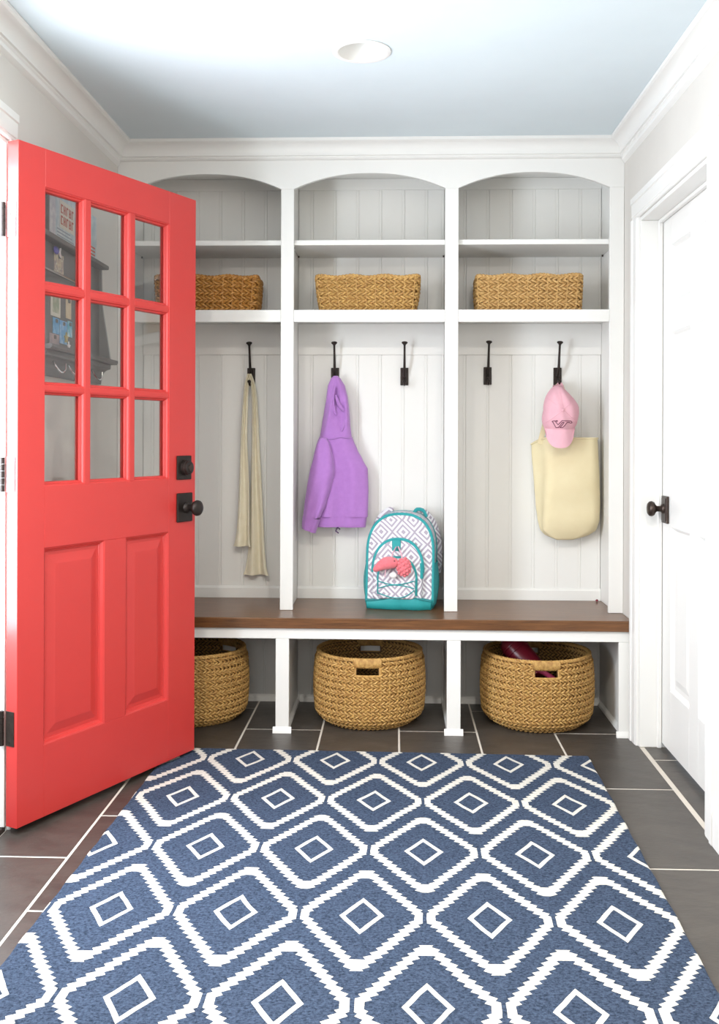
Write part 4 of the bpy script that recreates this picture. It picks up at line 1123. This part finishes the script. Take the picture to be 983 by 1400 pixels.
# printed sign standing on the ledge
sg_ = Thing('framed_sign', (XL + 0.02, 3.385, 1.8165), 'pale blue printed sign with red lettering leaning on the organizer ledge', 'sign')
MTs = print_mat('sign_print_blue', ((0.42, 0.52, 0.56), (0.62, 0.66, 0.66)), 40)
box('sign_board', XL + 0.012, XL + 0.022, 3.135, 3.645, 1.8165, 1.985, MTs, sg_, bevel=0.001)
box('dark_edge', XL + 0.004, XL + 0.026, 3.120, 3.134, 1.8165, 1.990, 'charcoal', sg_, bevel=0.001)
MTw = print_mat('sign_side_print', ((0.50, 0.50, 0.54), (0.66, 0.66, 0.66)), 70); MTc = mat('sign_cream', (0.70, 0.66, 0.56), rough=0.6); MTr = mat('sign_red_ink', (0.50, 0.12, 0.08), rough=0.6); MTg = mat('sign_grey_ink', (0.28, 0.33, 0.38), rough=0.6)
box('cream_square', XL + 0.0222, XL + 0.0228, 3.240, 3.390, 1.865, 1.958, MTc, sg_, bevel=0)
box('side_column', XL + 0.0222, XL + 0.0226, 3.143, 3.200, 1.825, 1.975, MTw, sg_, bevel=0)
rn = random.Random(5)
for rowz in (1.915, 1.877):
    y_ = 3.250
    for k in range(5):
        box('letter_stroke', XL + 0.0229, XL + 0.0233, y_, y_ + 0.008, rowz, rowz + 0.030, MTr, sg_, bevel=0)
        box('letter_stroke', XL + 0.0229, XL + 0.0233, y_ + 0.008, y_ + 0.019, rowz + (0.012 if k % 2 else 0.024), rowz + (0.018 if k % 2 else 0.030), MTr, sg_, bevel=0)
        if k % 3 == 0: box('letter_stroke', XL + 0.0229, XL + 0.0233, y_ + 0.008, y_ + 0.018, rowz, rowz + 0.005, MTr, sg_, bevel=0)
        if k % 2: box('letter_stroke', XL + 0.0229, XL + 0.0233, y_ + 0.014, y_ + 0.020, rowz, rowz + 0.030, MTr, sg_, bevel=0)
        y_ += 0.027
for k in range(3): box('text_line', XL + 0.0222, XL + 0.0226, 3.215, 3.345 + 0.02 * k, 1.855 - 0.011 * k, 1.859 - 0.011 * k, MTg, sg_, bevel=0)
for k in range(3): box('text_line', XL + 0.0222, XL + 0.0226, 3.405, 3.625, 1.862 - 0.013 * k, 1.868 - 0.013 * k, MTr, sg_, bevel=0)
# cards and magnets on the board
xf_ = x0_ + 0.0165
def card(name, y0, y1, z0, z1, cols, label, cat='card', border=None, scale=60, rot=0):
    m = print_mat(name + '_print', cols, scale)
    t = Thing(name, (xf_, (y0 + y1) / 2, z0), label, cat, 'small things on the wall organizer')
    if border:
        box('border', xf_, xf_ + 0.002, y0, y1, z0, z1, border, t, bevel=0)
        box('picture', xf_ + 0.0021, xf_ + 0.0027, y0 + 0.014, y1 - 0.014, z0 + 0.012, z1 - 0.012, m, t, bevel=0)
    else:
        box('sheet', xf_, xf_ + 0.002, y0, y1, z0, z1, m, t, bevel=0.0004)
        box('magnet', xf_ + 0.0021, xf_ + 0.006, (y0 + y1) / 2 - 0.008, (y0 + y1) / 2 + 0.008, z1 - 0.016, z1 - 0.004, 'charcoal', t, bevel=0.001)
card('photo_print', 3.170, 3.260, 1.562, 1.640, ((0.30, 0.34, 0.22), (0.55, 0.52, 0.40)), 'white bordered photo print on the wall organizer', 'photo', MTc)
card('blue_card', 3.190, 3.250, 1.505, 1.558, ((0.10, 0.33, 0.60), (0.25, 0.50, 0.72)), 'bright blue card under the white bordered photo')
card('sky_card', 3.257, 3.327, 1.478, 1.556, ((0.12, 0.36, 0.66), (0.40, 0.60, 0.80)), 'sky blue card with white flecks below the tan tag', 'card')
card('turquoise_card', 3.335, 3.380, 1.508, 1.562, ((0.10, 0.40, 0.55), (0.55, 0.65, 0.68)), 'turquoise and white card beside the blue cards')
card('tan_tag', 3.317, 3.370, 1.570, 1.640, ((0.62, 0.50, 0.34), (0.55, 0.42, 0.27)), 'tan paper tag pinned on the wall organizer', 'tag')
card('rose_print', 3.160, 3.250, 1.457, 1.503, ((0.48, 0.36, 0.36), (0.34, 0.28, 0.31)), 'dusky rose print low on the wall organizer', 'print')
card('lavender_note', 3.290, 3.330, 1.645, 1.68, ((0.22, 0.20, 0.42), (0.28, 0.26, 0.46)), 'small lavender note above the tan tag', 'note')
card('picture_postcard', 3.200, 3.290, 1.712, 1.775, ((0.55, 0.45, 0.30), (0.30, 0.24, 0.24), (0.60, 0.58, 0.45)), 'busy patterned postcard on the top of the organizer board', 'postcard', scale=90)
mg = Thing('fish_magnet', (xf_, 3.195, 1.775), 'purple and white fish shaped magnet near the organizer ledge', 'magnet')
MTp = mat('purple_enamel', (0.10, 0.08, 0.36), rough=0.4)
MB().ball((xf_ + 0.008, 3.200, 1.779), 0.005, 0.024, 0.013).build('body', MTp, mg, smooth=True)
MB().prism([(3.222, 1.779), (3.243, 1.795), (3.237, 1.779), (3.243, 1.762)], 'x', xf_ + 0.0055, xf_ + 0.0105).build('tail', 'tagwhite', mg)
st = Thing('star_trinket', (xf_, 3.315, 1.42), 'small gold and white star trinket hanging on the organizer', 'trinket')
MTy = mat('gold_trinket', (0.55, 0.42, 0.15), rough=0.4, metal=0.3)
def star(cy, cz, r): return [(cy + (r if k % 2 == 0 else r * 0.45) * math.sin(k * PI / 5), cz + (r if k % 2 == 0 else r * 0.45) * math.cos(k * PI / 5)) for k in range(10)]
MB().prism(star(3.310, 1.500, 0.020), 'x', xf_ + 0.0031, xf_ + 0.007).build('star', MTy, st)
MB().prism(star(3.335, 1.474, 0.017), 'x', xf_ + 0.0031, xf_ + 0.007).build('star', 'tagwhite', st)
